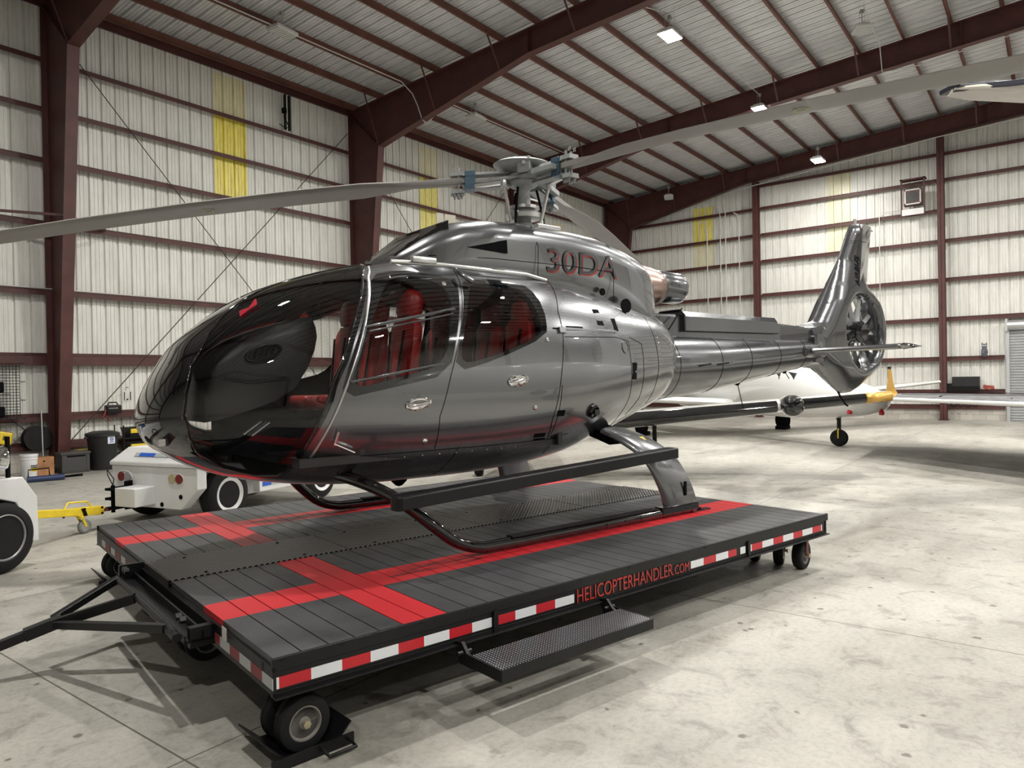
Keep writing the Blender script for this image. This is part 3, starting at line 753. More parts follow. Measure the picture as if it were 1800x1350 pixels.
for x in (6.9, 8.0):
    b = MB(); z, r = boomr(x); b.cyl((x, 0, z-r+.01), (x+.12, 0, z-r-.32 if x < 7 else z-r-.1), .006, 6); b.lathe((x, 0, z-r+.005), (0, 0, -1), [(.04, 0), (.02, .03), (.001, .035)], 12); hp('whip_antenna', b, BLACKM, None, 60)
# ---- fin and shrouded tail rotor: outline with a round opening, inflated
DC = (9.97, 1.91); DR = .565
out = [(8.50, 1.92), (8.72, 1.97), (9.06, 2.38), (9.39, 2.80), (9.62, 3.14), (9.84, 3.50), (9.92, 3.57), (10.10, 3.61), (10.42, 3.605), (10.47, 3.56), (10.40, 3.3), (10.30, 3.0), (10.21, 2.73)]
for k in range(17):
    a = radians(68-k*7.9); out.append((DC[0]+.81*cos(a), DC[1]+.80*sin(a)))
out += [(9.90, 1.0), (9.55, .975), (9.46, .99), (9.05, 1.22), (8.62, 1.43), (8.50, 1.44)]
def chaik(p, it=1, skip=()):
    return smooth_poly(p, it)
out = smooth_poly(out, 1)
def dseg(p, a, b):
    ax, ay = a; bx_, by = b; dx, dy = bx_-ax, by-ay; t = max(0, min(1, ((p[0]-ax)*dx+(p[1]-ay)*dy)/(dx*dx+dy*dy+1e-12)))
    return math.hypot(p[0]-ax-t*dx, p[1]-ay-t*dy)
def fin_h(p):
    d = min(dseg(p, out[i], out[i-1]) for i in range(len(out)))
    x, z = p
    h0 = .205 if z < 2.35 else max(.075, .205-(z-2.35)*.20)
    if z < 1.4: h0 = .205-(1.4-z)*.25
    R0 = .24 if z < 2.6 else .20
    k = min(1, d/R0); h = h0*sqrt(max(0, 1-(1-k)**2))
    if x < 8.75: h = max(h, .17)
    dh = math.hypot(x-DC[0], z-DC[1])-DR; lip = .09
    if dh < lip: h = max(.03, h-lip+sqrt(max(0, lip*lip-(lip-max(dh, 0))**2)))
    return max(h, .012)
def build_fin():
    pts = []; edges = []
    op = densify(out, .05); pts += op; n = len(op); edges += [(i, (i+1) % n) for i in range(n)]
    hole = [(DC[0]+DR*cos(2*pi*k/64), DC[1]+DR*sin(2*pi*k/64)) for k in range(64)]
    s = len(pts); pts += hole; edges += [(s+i, s+(i+1) % 64) for i in range(64)]
    for rr in (.01, .025, .045, .07):
        pts += [(DC[0]+(DR+rr)*cos(2*pi*(k+.5)/64), DC[1]+(DR+rr)*sin(2*pi*(k+.5)/64)) for k in range(64)]
    x = 8.5
    while x < 10.9:
        z = .95
        while z < 3.65:
            if inside((x, z), out) and math.hypot(x-DC[0], z-DC[1]) > DR+.09 and min(dseg((x, z), out[i], out[i-1]) for i in range(len(out))) > .012: pts.append((x, z))
            z += .035
        x += .035
    vs, es, fs, *_ = delaunay_2d_cdt([Vector(p) for p in pts], edges, [], 0, 1e-5)
    b = MB(); H_ = [fin_h((v.x, v.y)) for v in vs]
    A = [b.bm.verts.new((v.x, -h, v.y)) for v, h in zip(vs, H_)]; B = [b.bm.verts.new((v.x, h, v.y)) for v, h in zip(vs, H_)]
    cnt = {}
    for f in fs:
        c = (sum(vs[i].x for i in f)/3, sum(vs[i].y for i in f)/3)
        if not inside(c, op) or math.hypot(c[0]-DC[0], c[1]-DC[1]) < DR*.995: continue
        b.bm.faces.new([A[i] for i in f]); b.bm.faces.new([B[i] for i in reversed(f)])
        for i, j in zip(f, list(f[1:])+[f[0]]): e = (min(i, j), max(i, j)); cnt.setdefault(e, []).append((i, j))
    for e, l in cnt.items():
        if len(l) == 1:
            i, j = l[0]; b.bm.faces.new((A[j], A[i], B[i], B[j]))
    return b
bmf = build_fin()
for v in [v for v in bmf.bm.verts if not v.link_faces]: bmf.bm.verts.remove(v)
hp('tail_fin_and_shroud', bmf, PAINT2, None, 40)
b = MB(); b.rings([[V(9.88, s*.148, 2.665), V(10.27, s*.06, 2.70), V(10.52, s*.03, 3.59), V(10.15, s*.082, 3.60)] for s in (-1, 1)]); hp('fin_trailing_panel', b, mat('polished_panel', (.5, .5, .51), .1, .9), None, 30)
b = MB(); b.tube([V(9.70, -.10, 3.28), V(9.95, -.135, 3.30), V(10.2, -.1, 3.31)], .004, 5); hp('fin_cap_seam', b, BLACKM)
t = text_mesh('AIRBUS', .17, 'maker_lettering', BLACKM, heli, Matrix.Diagonal((.88, 1, 1, 1)), .002, 1)
t.data.transform(frame((9.86, 0, 2.60), (.30, 0, 1), (-1, 0, .30)))
for v in t.data.vertices: v.co.y -= fin_h((v.co.x, v.co.z))+.004
b = MB(); b.cyl((10.05, 0, 3.58), (10.05, 0, 3.67), .025, 10); b.tube([V(10.35, 0, 3.55), V(10.5, 0, 3.55), V(10.62, 0, 3.55)], [.03, .025, .015], 8); b.split('tail_light', ALU, heli, 60)
b = MB(); b.tube([V(9.40, 0, 1.06), V(9.52, 0, .93), V(9.68, 0, .80), V(9.74, 0, .78)], .014, 8); hp('tail_bumper', b, BLACKM, None, 60)
# fenestron
b = MB(); b.lathe((DC[0], -.12, DC[1]), (0, 1, 0), [(.001, -.05), (.12, -.05), (.17, .0), (.17, .16), (.12, .24), (.001, .25)], 32)
for k in range(10): a = 2*pi*k/10; b.lathe(V(DC[0]+.125*cos(a), -.167, DC[1]+.125*sin(a)), (0, -1, 0), [(.014, 0), (.01, .012), (.001, .014)], 8)
hp('tail_rotor_hub', b, BLACKG, None, 40)
ANG = [0, 31, 74, 112, 143, 180, 216, 252, 291, 327]
for k in range(10):
    a = radians(ANG[k]); d = V(cos(a), 0, sin(a)); t = V(-sin(a), 0, cos(a)); b = MB(); rg = []
    for r, c, tw in ((.14, .035, .9), (.2, .04, .8), (.35, .032, .6), (.55, .032, .45)):
        ch_ = t*cos(tw)+V(0, 1, 0)*sin(tw); nn = d.cross(ch_); P = V(DC[0], -.02, DC[1])+d*r
        rg.append([P+ch_*c, P+nn*.007, P-ch_*c, P-nn*.007])
    b.rings(rg); hp('tail_rotor_blade', b, HUBG, None, 30)
for k in range(10):
    a = radians(k*36+14); d = V(cos(a), 0, sin(a)); b = MB(); b.beam(V(DC[0], .10, DC[1])+d*.14, V(DC[0], .10, DC[1])+d*.565, .02, .07, (0, 1, 0)); hp('stator_vane', b, PAINTD)
# ---- horizontal stabiliser
b = MB(); rg = []
for y, x0, c, z in ((-1.36, 8.31, .44, 1.615), (-.2, 8.20, .46, 1.60), (.2, 8.20, .46, 1.60), (1.36, 8.31, .44, 1.615)):
    rg.append([V(x0+c*t, y, z+h) for t, h in ((0, 0), (.04, .022), (.2, .032), (.5, .028), (1, .004), (1, -.004), (.5, -.034), (.2, -.042), (.04, -.026))])
b.rings(rg); hp('horizontal_stabiliser', b, PAINT2, None, 35)
b = MB()
for s in (1, -1):
    b.rings([[V(8.31+x, -s*1.36, 1.615+h) for x, h in ((0, 0), (.2, .04), (.44, .0), (.2, -.045))], [V(8.42+x, -s*1.44, 1.612+h) for x, h in ((0, 0), (.12, .03), (.34, 0), (.12, -.03))], [V(8.62+x, -s*1.47, 1.61+h) for x, h in ((0, 0), (.06, .012), (.20, 0), (.06, -.012))]])
b.split('stabiliser_tip_light', BLACKG, heli, 50)
b = MB(); z, r = boomr(8.25)
for s in (1, -1): b.rings([[V(8.14, -s*(r-.02), z-.07), V(8.14, -s*(r-.02), z+.10), V(8.72, -s*(r-.03), z+.08), V(8.72, -s*(r-.03), z-.06)], [V(8.17, -s*(r+.05), z-.03), V(8.17, -s*(r+.05), z+.06), V(8.68, -s*(r+.04), z+.05), V(8.68, -s*(r+.04), z-.03)]])
b.split('stabiliser_clamp', PAINTD, heli, None, .006)
# ---- landing gear
def bez(pts, k=6):
    out = []; P = [Vector(p) for p in pts]
    for i in range(len(P)-1):
        a = P[max(i-1, 0)]; b_ = P[i]; c = P[i+1]; d = P[min(i+2, len(P)-1)]
        for j in range(k):
            t = j/k; out.append(.5*((2*b_)+(c-a)*t+(2*a-5*b_+4*c-d)*t*t+(-a+3*b_-3*c+d)*t**3))
    return out+[P[-1]]
for s in (1, -1):
    b = MB(); b.tube(bez([(1.12, -s*.35, .60), (1.17, -s*.62, .585), (1.27, -s*.90, .52), (1.40, -s*1.08, .41), (1.56, -s*1.17, .26), (1.72, -s*1.20, .13), (1.90, -s*1.215, .062), (2.15, -s*1.22, .048), (3.2, -s*1.22, .048), (4.38, -s*1.22, .048)]), .045, 14)
    hp('skid_tube', b, BLACKG, None, 60)
    b = MB(); b.bb((2.2, -s*1.26, .085), (3.85, -s*1.18, .10), .004)
    for x in (3.2, 3.42, 3.62): b.lathe((x, -s*1.256, .05), (0, -s, 0), [(.012, 0), (.012, .01), (.001, .012)], 8)
    hp('skid_tread_strip', b, RUBBER)
    b = MB(); b.bb((4.35, -s*1.25, .0), (4.62, -s*1.19, .015)); b.bb((3.9, -s*1.27, .03), (4.42, -s*1.17, .10), .01); b.beam((4.38, -s*1.22, .07), (4.52, -s*1.22, .012), .05, .015); hp('skid_shoe', b, BLACKG)
    b = MB(); rg = []
    for y, z, x0, x1, th in ((.35, .80, 3.66, 3.90, .05), (.62, .77, 3.66, 3.92, .05), (.82, .70, 3.70, 3.96, .05)): rg.append([V(x0, -s*y, z-th), V(x0, -s*y, z+th), V(x1, -s*y, z+th), V(x1, -s*y, z-th)])
    b.rings(rg); hp('rear_cross_tube', b, BLACKM, None, None, .01)
    b = MB(); rg = []
    path = bez([(3.64, -s*.76, .775), (3.70, -s*.93, .70), (3.77, -s*1.07, .60), (3.83, -s*1.15, .49), (3.89, -s*1.19, .35), (3.94, -s*1.21, .22), (3.97, -s*1.215, .10)], 4)
    for i, p in enumerate(path):
        t = (path[min(i+1, len(path)-1)]-path[max(i-1, 0)]); t.x = 0; t.normalize(); nn = V(0, -t.z, t.y)
        if nn.y*s > 0: nn = -nn
        c = .40+.08*i/len(path); r = []
        for q, h in ((0, 0), (.03, .026), (.15, .042), (.45, .045), (.8, .022), (1, .003), (1, -.003), (.8, -.015), (.45, -.03), (.15, -.03), (.03, -.02)): r.append(p+V(c*q, 0, 0)+nn*h)
        rg.append(r)
    b.rings(rg); f = hp('rear_strut_fairing', b, PAINT, None, 50)
    b = MB(); b.box((4.24, -s*1.252, .24), (.035, .012, .13), None, .004); b.obj('fairing_slot', BLACKM, f)
    b = MB(); p = path[5]; b.box((3.92, -s*.99, .705), (.14, .05, .004), Matrix.Rotation(s*.62, 3, 'X')); b.obj('yellow_caution_strip', YEL, f)
    b = MB(); rg = []
    for x, w, z in ((1.16, .02, .475), (1.165, .05, .478), (1.19, .068, .48), (1.3, .07, .486), (3.96, .07, .60)): rg.append([V(x, -s*(1.34)+q*w, z+h*.045) for q, h in ((-1, -1), (1, -1), (1, .8), (.9, 1), (-.9, 1), (-1, .8))])
    b.rings(rg); hp('boarding_step', b, BLACKP, None, None, .005)
    b = MB(); b.beam((1.40, -s*1.10, .44), (1.40, -s*1.34, .46), .05, .02); b.beam((3.85, -s*1.12, .55), (3.85, -s*1.34, .58), .10, .02); b.split('step_bracket', BLACKM, heli)
b = MB(); b.lathe((1.95, .0, .47), (0, 0, -1), [(.09, 0), (.07, .05), (.03, .09), (.001, .1)], 16); hp('belly_fairing', b, BLACKM, None, 60)
# ---- main rotor
HX, HZ = 3.40, 3.25
b = MB(); b.lathe((HX, 0, 2.68), (0, 0, 1), [(.24, 0), (.24, .04), (.16, .06), (.11, .09), (.09, .12), (.07, .14), (.07, .22), (.095, .23), (.095, .30), (.07, .31), (.065, .45), (.10, .50), (.12, .54)], 32)
for k in range(8): a = 2*pi*k/8; b.lathe(V(HX+.2*cos(a), .2*sin(a), 2.72), (0, 0, 1), [(.014, 0), (.014, .015), (.001, .016)], 6)
hp('rotor_mast', b, HUBG, None, 40)
b = MB(); b.lathe((HX, 0, 2.84), (0, 0, 1), [(.09, 0), (.17, .01), (.18, .05), (.16, .07), (.09, .08)], 32); b.lathe((HX, 0, 2.93), (0, 0, 1), [(.08, 0), (.15, .01), (.15, .04), (.08, .05)], 32); hp('swashplate', b, ALU, None, 40)
b = MB(); b.lathe((HX, 0, 3.17), (0, 0, 1), [(.001, 0), (.13, .0), (.16, .03), (.16, .10), (.12, .13), (.10, .15), (.001, .15)], 32)
for k in range(3):
    a = radians(146.66+120*k); d = V(cos(a), sin(a), 0); t = V(-sin(a), cos(a), 0)
    b.rings([[V(HX, 0, z)+d*r+t*w for w, z in ((-w_, z0-.012), (w_, z0-.012), (w_, z0+.012), (-w_, z0+.012))] for r, w_, z0 in ((.05, .17, 3.225), (.2, .13, 3.225), (.34, .06, 3.215), (.5, .055, 3.205), (.60, .08, 3.20))])
hp('starflex_hub', b, HUBG, None, 40)
b = MB(); b.lathe((HX, 0, 3.31), (.02, -.05, 1), [(.001, -.02), (.14, -.02), (.16, 0), (.25, .03), (.295, .055), (.30, .062), (.26, .085), (.15, .10), (.001, .105)], 44); hp('hub_cap_dome', b, HUBG, None, 40)
b = MB(); b.box((HX-.10, -.16, 3.32), (.15, .13, .15), Matrix.Rotation(.6, 3, 'Z'), .01); b.lathe((HX-.17, -.21, 3.33), (-.4, -1, 0), [(.02, 0), (.02, .015), (.001, .016)], 12); hp('vibration_absorber', b, HUBG)
def bz(r): return 3.2556-.06298*r-.01054*r*r
for k in range(3):
    a = radians(146.66+120*k); d = V(cos(a), sin(a), 0); t = V(-sin(a), cos(a), 0); dr = V(0, 0, 1)
    def P(r, w, dz=0): return V(HX+.011, -.026, bz(r)+dz)+d*r+t*w
    # sleeve beams above and below the star arm
    b = MB()
    for dz in (.055, -.075): b.rings([[P(r, w, dz+h) for w, h in ((-q, -.014), (q, -.014), (q*.8, .014), (-q*.8, .014))] for r, q in ((.16, .05), (.3, .06), (.62, .065))])
    b.rings([[P(r, -.10-.0*r+w, h) for w, h in ((-.03, -.03), (.03, -.03), (.03, .02), (-.03, .02))] for r in (.2, .58)])
    hp('blade_sleeve', b, HUBG, None, 40, .004)
    b = MB()
    for w in (-.075, .05): b.rings([[P(r, w+q, h) for q, h in ((0, -.085), (.025, -.085), (.025, .085), (0, .085))] for r in (.50, .60)])
    b.rings([[P(r, q, h) for q, h in ((-.08, .03), (.08, .03), (.08, .07), (-.08, .07))] for r in (.50, .60)]); b.rings([[P(r, q, h) for q, h in ((-.08, -.09), (.08, -.09), (.08, -.05), (-.08, -.05))] for r in (.50, .60)])
    hp('frequency_adapter', b, BLUEG, None, None, .004)
    b = MB()
    for dz in (.07, -.10):
        b.rings([[P(r, q, dz+h) for q, h in ((-.055, -.02), (.055, -.02), (.05, .02), (-.05, .02))] for r in (.60, .66, .74)])
    for w in (-.03, .03):
        b.tube([P(.66, w, -.16), P(.66, w, .13)], .012, 8); b.tube([P(.70, w, .12), P(.70, w, .15), P(.72, w, .16), P(.72, w, .12)], .004, 5)
        for q in range(3): b.lathe(P(.63+.035*q, w, -.12), (0, 0, -1), [(.016, 0), (.016, .02), (.008, .022), (.008, .04), (.001, .041)], 8)
    hp('blade_root_fitting', b, HUBG, None, 40)
    b = MB(); rg = []
    # chord runs along t; leading edge on +t side
    for r, c, th, off, tw in ((.60, .10, .075, 0, .0), (.72, .11, .075, 0, .0), (.9, .12, .07, 0, .02), (1.1, .17, .06, -.01, .06), (1.35, .27, .05, -.03, .12), (1.6, .34, .046, -.05, .15), (2.2, .35, .044, -.055, .14), (3.2, .35, .042, -.055, .11), (4.2, .35, .040, -.055, .08), (5.0, .35, .038, -.055, .06), (5.2, .30, .03, -.06, .055), (5.35, .16, .02, -.11, .05)):
        ring = []
        for q, h in ((.5, 0), (.44, .38), (.25, .5), (-.1, .36), (-.5, .06), (-.5, -.06), (-.1, -.34), (.25, -.44), (.44, -.36)):
            if r < 1.0: q = max(-.5, min(.5, q*1.0)); h = math.copysign(max(abs(h), .34), h) if h else 0
            w = q*c; z = h*th
            ring.append(P(r, off+w*cos(tw)-z*sin(tw), z*cos(tw)+w*sin(tw)))
        rg.append(ring)
    b.rings(rg); bl = hp('rotor_blade', b, BLADEM, None, 45)
    b = MB()
    for rad_, r0 in ((.045, 3.05), (.055, 1e9)):
        if r0 > 100: continue
        tw = .115; c0 = P(r0, -.07, -.0245); x_ = d.copy(); y_ = t*cos(tw)+V(0, 0, 1)*sin(tw); rr = []
        for q in (.035, .05): rr.append([c0+V(0, 0, -.002)+(x_*cos(2*pi*i/32)+y_*sin(2*pi*i/32))*q for i in range(32)])
        b.rings(rr, cap=False)
    b.obj('yellow_ring_mark', mat('faded_yellow_ring', (.42, .40, .14), .5), bl)
    if k == 0:
        b = MB(); b.rings([[P(r, w, -.0) for w in (-.062, -.063)] + [P(r, w, .03) for w in (-.063, -.062)] for r in (.84, .89)]); b.obj('red_label', mat('red_sticker', (.6, .04, .02), .5), bl)
    b = MB(); a2 = a+radians(38); e = V(cos(a2), sin(a2), 0)
    b.tube([V(HX, 0, 2.80)+e*.17, V(HX, 0, 3.16)+e*.26], .017, 10); b.lathe(V(HX, 0, 3.16)+e*.26, (0, 0, 1), [(.001, -.04), (.03, -.03), (.035, 0), (.03, .03), (.001, .04)], 12); b.lathe(V(HX, 0, 2.80)+e*.17, (0, 0, 1), [(.001, -.03), (.028, -.02), (.028, .02), (.001, .03)], 12)
    b.beam(V(HX, 0, 3.17)+e*.26, P(.5, .06, -.07), .05, .03)
    hp('pitch_link', b, ALU, None, 50)
    b = MB(); a3 = a+radians(60); e = V(cos(a3), sin(a3), 0)
    b.tube([V(HX, 0, 2.70)+e*.20, V(HX, 0, 2.88)+e*.19, V(HX, 0, 3.14)+e*.13], .012, 8); b.lathe(V(HX, 0, 2.72)+e*.23, (0, 0, 1), [(.035, -.02), (.035, .03), (.01, .04)], 10); hp('control_rod', b, BLACKM, None, 50)
b = MB(); b.box((HX+.32, -.05, 2.72), (.30, .14, .05), Matrix.Rotation(.1, 3, 'Y'), .01); b.box((HX-.25, -.15, 2.72), (.16, .10, .06), None, .01); b.box((HX+.08, -.25, 2.73), (.3, .08, .05), None, .01); b.split('mast_base_lever', ALU, heli)
# ---- cabin inside
b = MB(); b.bb((.75, -.80, .70), (3.05, .80, .76)); b.bb((3.05, -.84, .70), (3.10, .84, 1.62)); b.bb((3.05, -.60, 1.6), (3.10, .60, 2.05)); hp('cabin_floor_and_bulkhead', b, CARBON)
b = MB(); rg = []                                              # instrument console: tall hood with a soft top
for x, z1, z0, w in ((.28, 1.22, 1.02, .14), (.31, 1.38, 1.01, .22), (.40, 1.50, 1.03, .27), (.58, 1.62, 1.08, .30), (.78, 1.70, 1.15, .31), (.93, 1.745, 1.24, .31), (1.03, 1.775, 1.38, .30), (1.10, 1.785, 1.52, .28), (1.13, 1.74, 1.62, .26)):
    rg.append([V(x, .02-w, z0), V(x, .02-w*1.0, z1-.10), V(x, .02-w*.93, z1-.04), V(x, .02-w*.8, z1), V(x, .02+w*.8, z1), V(x, .02+w*.93, z1-.04), V(x, .02+w, z1-.10), V(x, .02+w, z0)])
b.rings(rg); con = hp('instrument_console', b, CARBON, None, 40)
b = MB(); b.rings([[V(x, .02-.13, .76), V(x, .02-.13, z), V(x, .15, z), V(x, .15, .76)] for x, z in ((.45, 1.05), (.8, 1.15), (1.05, 1.0), (1.3, .95))]); hp('centre_pedestal', b, BLACKM)
b = MB(); vc = V(.70, -.292, 1.50); rg = []
for rr, h in ((1, 0), (.97, .016), (.85, .018), (.78, .004)): rg.append([vc+V(.135*rr*cos(2*pi*k/28)+.03*rr*sin(2*pi*k/28), -h, .068*rr*sin(2*pi*k/28)+.02*rr*cos(2*pi*k/28)) for k in range(28)])
b.rings(rg)
for k in range(4): b.box(vc+V(-.06+.042*k, -.012, .0+.007*k), (.007, .02, .085), Matrix.Rotation(.35, 3, 'Y')@Matrix.Rotation(.6, 3, 'Z'))
b.obj('air_vent', BLACKP, con, 50)
b = MB(); b.tube([V(.42, -.275, 1.33), V(.60, -.31, 1.30), V(.85, -.325, 1.33)], .006, 6); b.obj('stitched_seam', CARBON, con, 60)
def seat(x, y, z0=1.12, zt=1.98, w=.21, name='front_seat', ang=.10):
    e = bpy.data.objects.new(name, None); COL.objects.link(e); e.parent = heli
    def shp(sec):
        b = MB(); b.rings([[V(px+dx*t, y+w*sx*q, pz+dz*t) for sx, t in ((-1, -.6), (-.95, .6), (-.55, 1), (.55, 1), (.95, .6), (1, -.6), (.9, -1), (-.9, -1))] for px, pz, q, t_, dx, dz in sec for t in (1,)] if False else
                       [[V(px+dx*t, y+w*sx*q, pz+dz*t) for sx, t in ((-1, -.6), (-.95, .6), (-.55, 1), (.55, 1), (.95, .6), (1, -.6), (.9, -1), (-.9, -1))] for px, pz, q, dx, dz in sec]); return b
    b = shp([(x+.0, z0+.02, .85, -.045, .01), (x+.03, z0+.20, .95, -.055, .01), (x+.06, z0+.42, 1.0, -.05, .01), (x+.09, z0+.58, .9, -.05, .01), (x+.10, z0+.64, .62, -.045, .01)])
    b.obj('backrest', REDL, e, 60)
    b = shp([(x+.10, zt-.20, .5, -.05, .01), (x+.11, zt-.16, .6, -.065, .01), (x+.12, zt-.06, .62, -.065, .01), (x+.125, zt+.0, .5, -.05, .01), (x+.13, zt+.02, .2, -.03, .01)]); b.obj('headrest', REDL, e, 60)
    b = MB(); b.box((x-.20, y, z0-.01), (.44, w*2, .12), None, .04); b.obj('cushion', REDL, e, 60)
    b = MB(); b.bb((x-.36, y-w*.8, .76), (x+.04, y+w*.8, z0-.07), .01); b.obj('seat_base', BLACKM, e)
    b = MB(); b.beam((x+.01, y-.11, z0+.55), (x-.06, y-.06, z0+.05), .03, .006, (1, 0, 0)); b.beam((x+.01, y+.11, z0+.55), (x-.06, y+.06, z0+.05), .03, .006, (1, 0, 0)); b.obj('harness', BLACKM, e)
for y in (-.52, .02, .52): seat(1.66, y)
for y in (-.66, -.22, .22, .66): seat(2.70, y, 1.15, 1.98, .19, 'rear_seat')
b = MB(); b.tube([V(1.0, -.45, .78), V(1.12, -.42, .95), V(1.22, -.42, 1.12), V(1.20, -.42, 1.20)], .014, 8); b.tube([V(1.35, .0-.2, .78), V(1.12, -.24, .98)], .02, 8); b.lathe((1.20, -.42, 1.19), (0, 0, 1), [(.02, 0), (.024, .03), (.02, .09), (.001, .1)], 12); hp('cyclic_stick', b, BLACKP, None, 60)
b = MB(); b.box((1.25, -.28, 1.12), (.30, .07, .05), Matrix.Rotation(.25, 3, 'Y'), .02); hp('red_collective_guard', b, REDL)
b = MB(); b.box((.66, -.10, .95), (.16, .10, .012), Matrix.Rotation(-.6, 3, 'Y'), .004); b.box((.66, -.28, .95), (.16, .10, .012), Matrix.Rotation(-.6, 3, 'Y'), .004); b.split('rudder_pedal', ALU, heli)
# central windshield post, thick enough to hold the two panes
b = MB(); pp = [Vector(fus(uo(x), pi/2-.0001)) for x in (.33, .45, .6, .8, 1.0, 1.25, 1.5)]
b.rings([[p+V(0, -.03, -.005), p+V(0, .03, -.005), p+V(0, .02, -.06), p+V(0, -.02, -.06)] for p in pp]); hp('windshield_post', b, BLACKM)
for s in (1, -1):
    b = MB(); q = [Vector(fus(*xy(x, y))) for x, y in ((.24, .40), (.4, .40), (.6, .42), (.8, .44), (1.05, .43), (1.3, .41), (1.45, .36))]
    b.tube([V(p.x, p.y*s, p.z-.012) for p in q], .012, 6); hp('windshield_stiffener', b, BLACKM, None, 60)
# ================================================================ THE DOLLY
LD, WD = 5.118, 2.144
dolly = thing('helicopter_dolly', 'low black helicopter dolly with red cross stripes, reflective side tape and a fold-down step', 'helicopter dolly', (O.x, O.y, 0), DH)
def dp(name, b, m, parent=None, smooth=None, bevel=0): return b.obj(name, m, parent or dolly, smooth, bevel)
def plankmat():
    m = bpy.data.materials.new('painted_deck_boards'); m.use_nodes = True; nt = m.node_tree; b = nt.nodes['Principled BSDF']; L = nt.links.new; N = nt.nodes.new
    def mth(op, a, c=None):
        n = N('ShaderNodeMath'); n.operation = op
        for i, v in enumerate((a, c)):
            if v is None: continue
            if isinstance(v, (int, float)): n.inputs[i].default_value = v
            else: L(v, n.inputs[i])
        return n.outputs[0]
    tc = N('ShaderNodeTexCoord'); s = N('ShaderNodeSeparateXYZ'); L(tc.outputs['Object'], s.inputs[0]); x, y = s.outputs[0], s.outputs[1]
    ay = mth('ABSOLUTE', y)
    st = mth('MULTIPLY', mth('GREATER_THAN', ay, 1.06), mth('LESS_THAN', ay, 1.405))
    bd = mth('MULTIPLY', mth('GREATER_THAN', x, .702), mth('LESS_THAN', x, .982))
    red = mth('MAXIMUM', st, bd)
    n = N('ShaderNodeTexNoise'); n.inputs['Scale'].default_value = 2.2; n.inputs['Detail'].default_value = 9; n.inputs['Roughness'].default_value = .65; L(tc.outputs['Object'], n.inputs['Vector'])
    dark = N('ShaderNodeValToRGB'); dark.color_ramp.elements[0].position = .3; dark.color_ramp.elements[0].color = (.032, .032, .035, 1); dark.color_ramp.elements[1].position = .75; dark.color_ramp.elements[1].color = (.085, .085, .09, 1); L(n.outputs[0], dark.inputs[0])
    # scuffs through the paint near the skid heel: black rubber streaks running along x
    mp = N('ShaderNodeMapping'); mp.inputs['Scale'].default_value = (1.6, 14, 1); L(tc.outputs['Object'], mp.inputs[0])
    n2 = N('ShaderNodeTexNoise'); n2.inputs['Scale'].default_value = 2; n2.inputs['Detail'].default_value = 9; L(mp.outputs[0], n2.inputs['Vector'])
    near = mth('LESS_THAN', mth('ABSOLUTE', mth('SUBTRACT', x, 1.65)), .55)
    sc = mth('MULTIPLY', mth('MULTIPLY', mth('GREATER_THAN', n2.outputs[0], .55), near), mth('LESS_THAN', mth('ABSOLUTE', mth('SUBTRACT', ay, 1.2)), .1))
    redc = N('ShaderNodeMix'); redc.data_type = 'RGBA'; L(sc, redc.inputs[0]); redc.inputs[6].default_value = (.56, .022, .03, 1); redc.inputs[7].default_value = (.09, .015, .015, 1)
    mx = N('ShaderNodeMix'); mx.data_type = 'RGBA'; L(red, mx.inputs[0]); L(dark.outputs[0], mx.inputs[6]); L(redc.outputs[2], mx.inputs[7])
    L(mx.outputs[2], b.inputs['Base Color']); b.inputs['Roughness'].default_value = .42; b.inputs['Specular IOR Level'].default_value = .45
    q = N('ShaderNodeBump'); q.inputs['Strength'].default_value = .15; q.inputs['Distance'].default_value = .01
    n3 = N('ShaderNodeTexNoise'); n3.inputs['Scale'].default_value = 90; L(tc.outputs['Object'], n3.inputs['Vector']); L(n3.outputs[0], q.inputs['Height']); L(q.outputs[0], b.inputs['Normal'])
    return m
PL = plankmat()
def planks(y0, y1):
    b = MB(); pw = .1394; n = int(LD/pw)
    for i in range(n+1):
        x0 = .012+i*pw; x1 = min(x0+pw-.007, LD-.012)
        if x1-x0 < .02: continue
        c = .003
        b.rings([[V(x0, y0, TD-.035), V(x0, y0, TD-c), V(x0, y0+c, TD), V(x0, y1-c, TD), V(x0, y1, TD-c), V(x0, y1, TD-.035)], [V(x1, y0, TD-.035), V(x1, y0, TD-c), V(x1, y0+c, TD), V(x1, y1-c, TD), V(x1, y1, TD-c), V(x1, y1, TD-.035)]])
    return b
dp('deck_boards', planks(-WD+.02, -.372), PL); dp('deck_boards', planks(.304, WD-.02), PL)
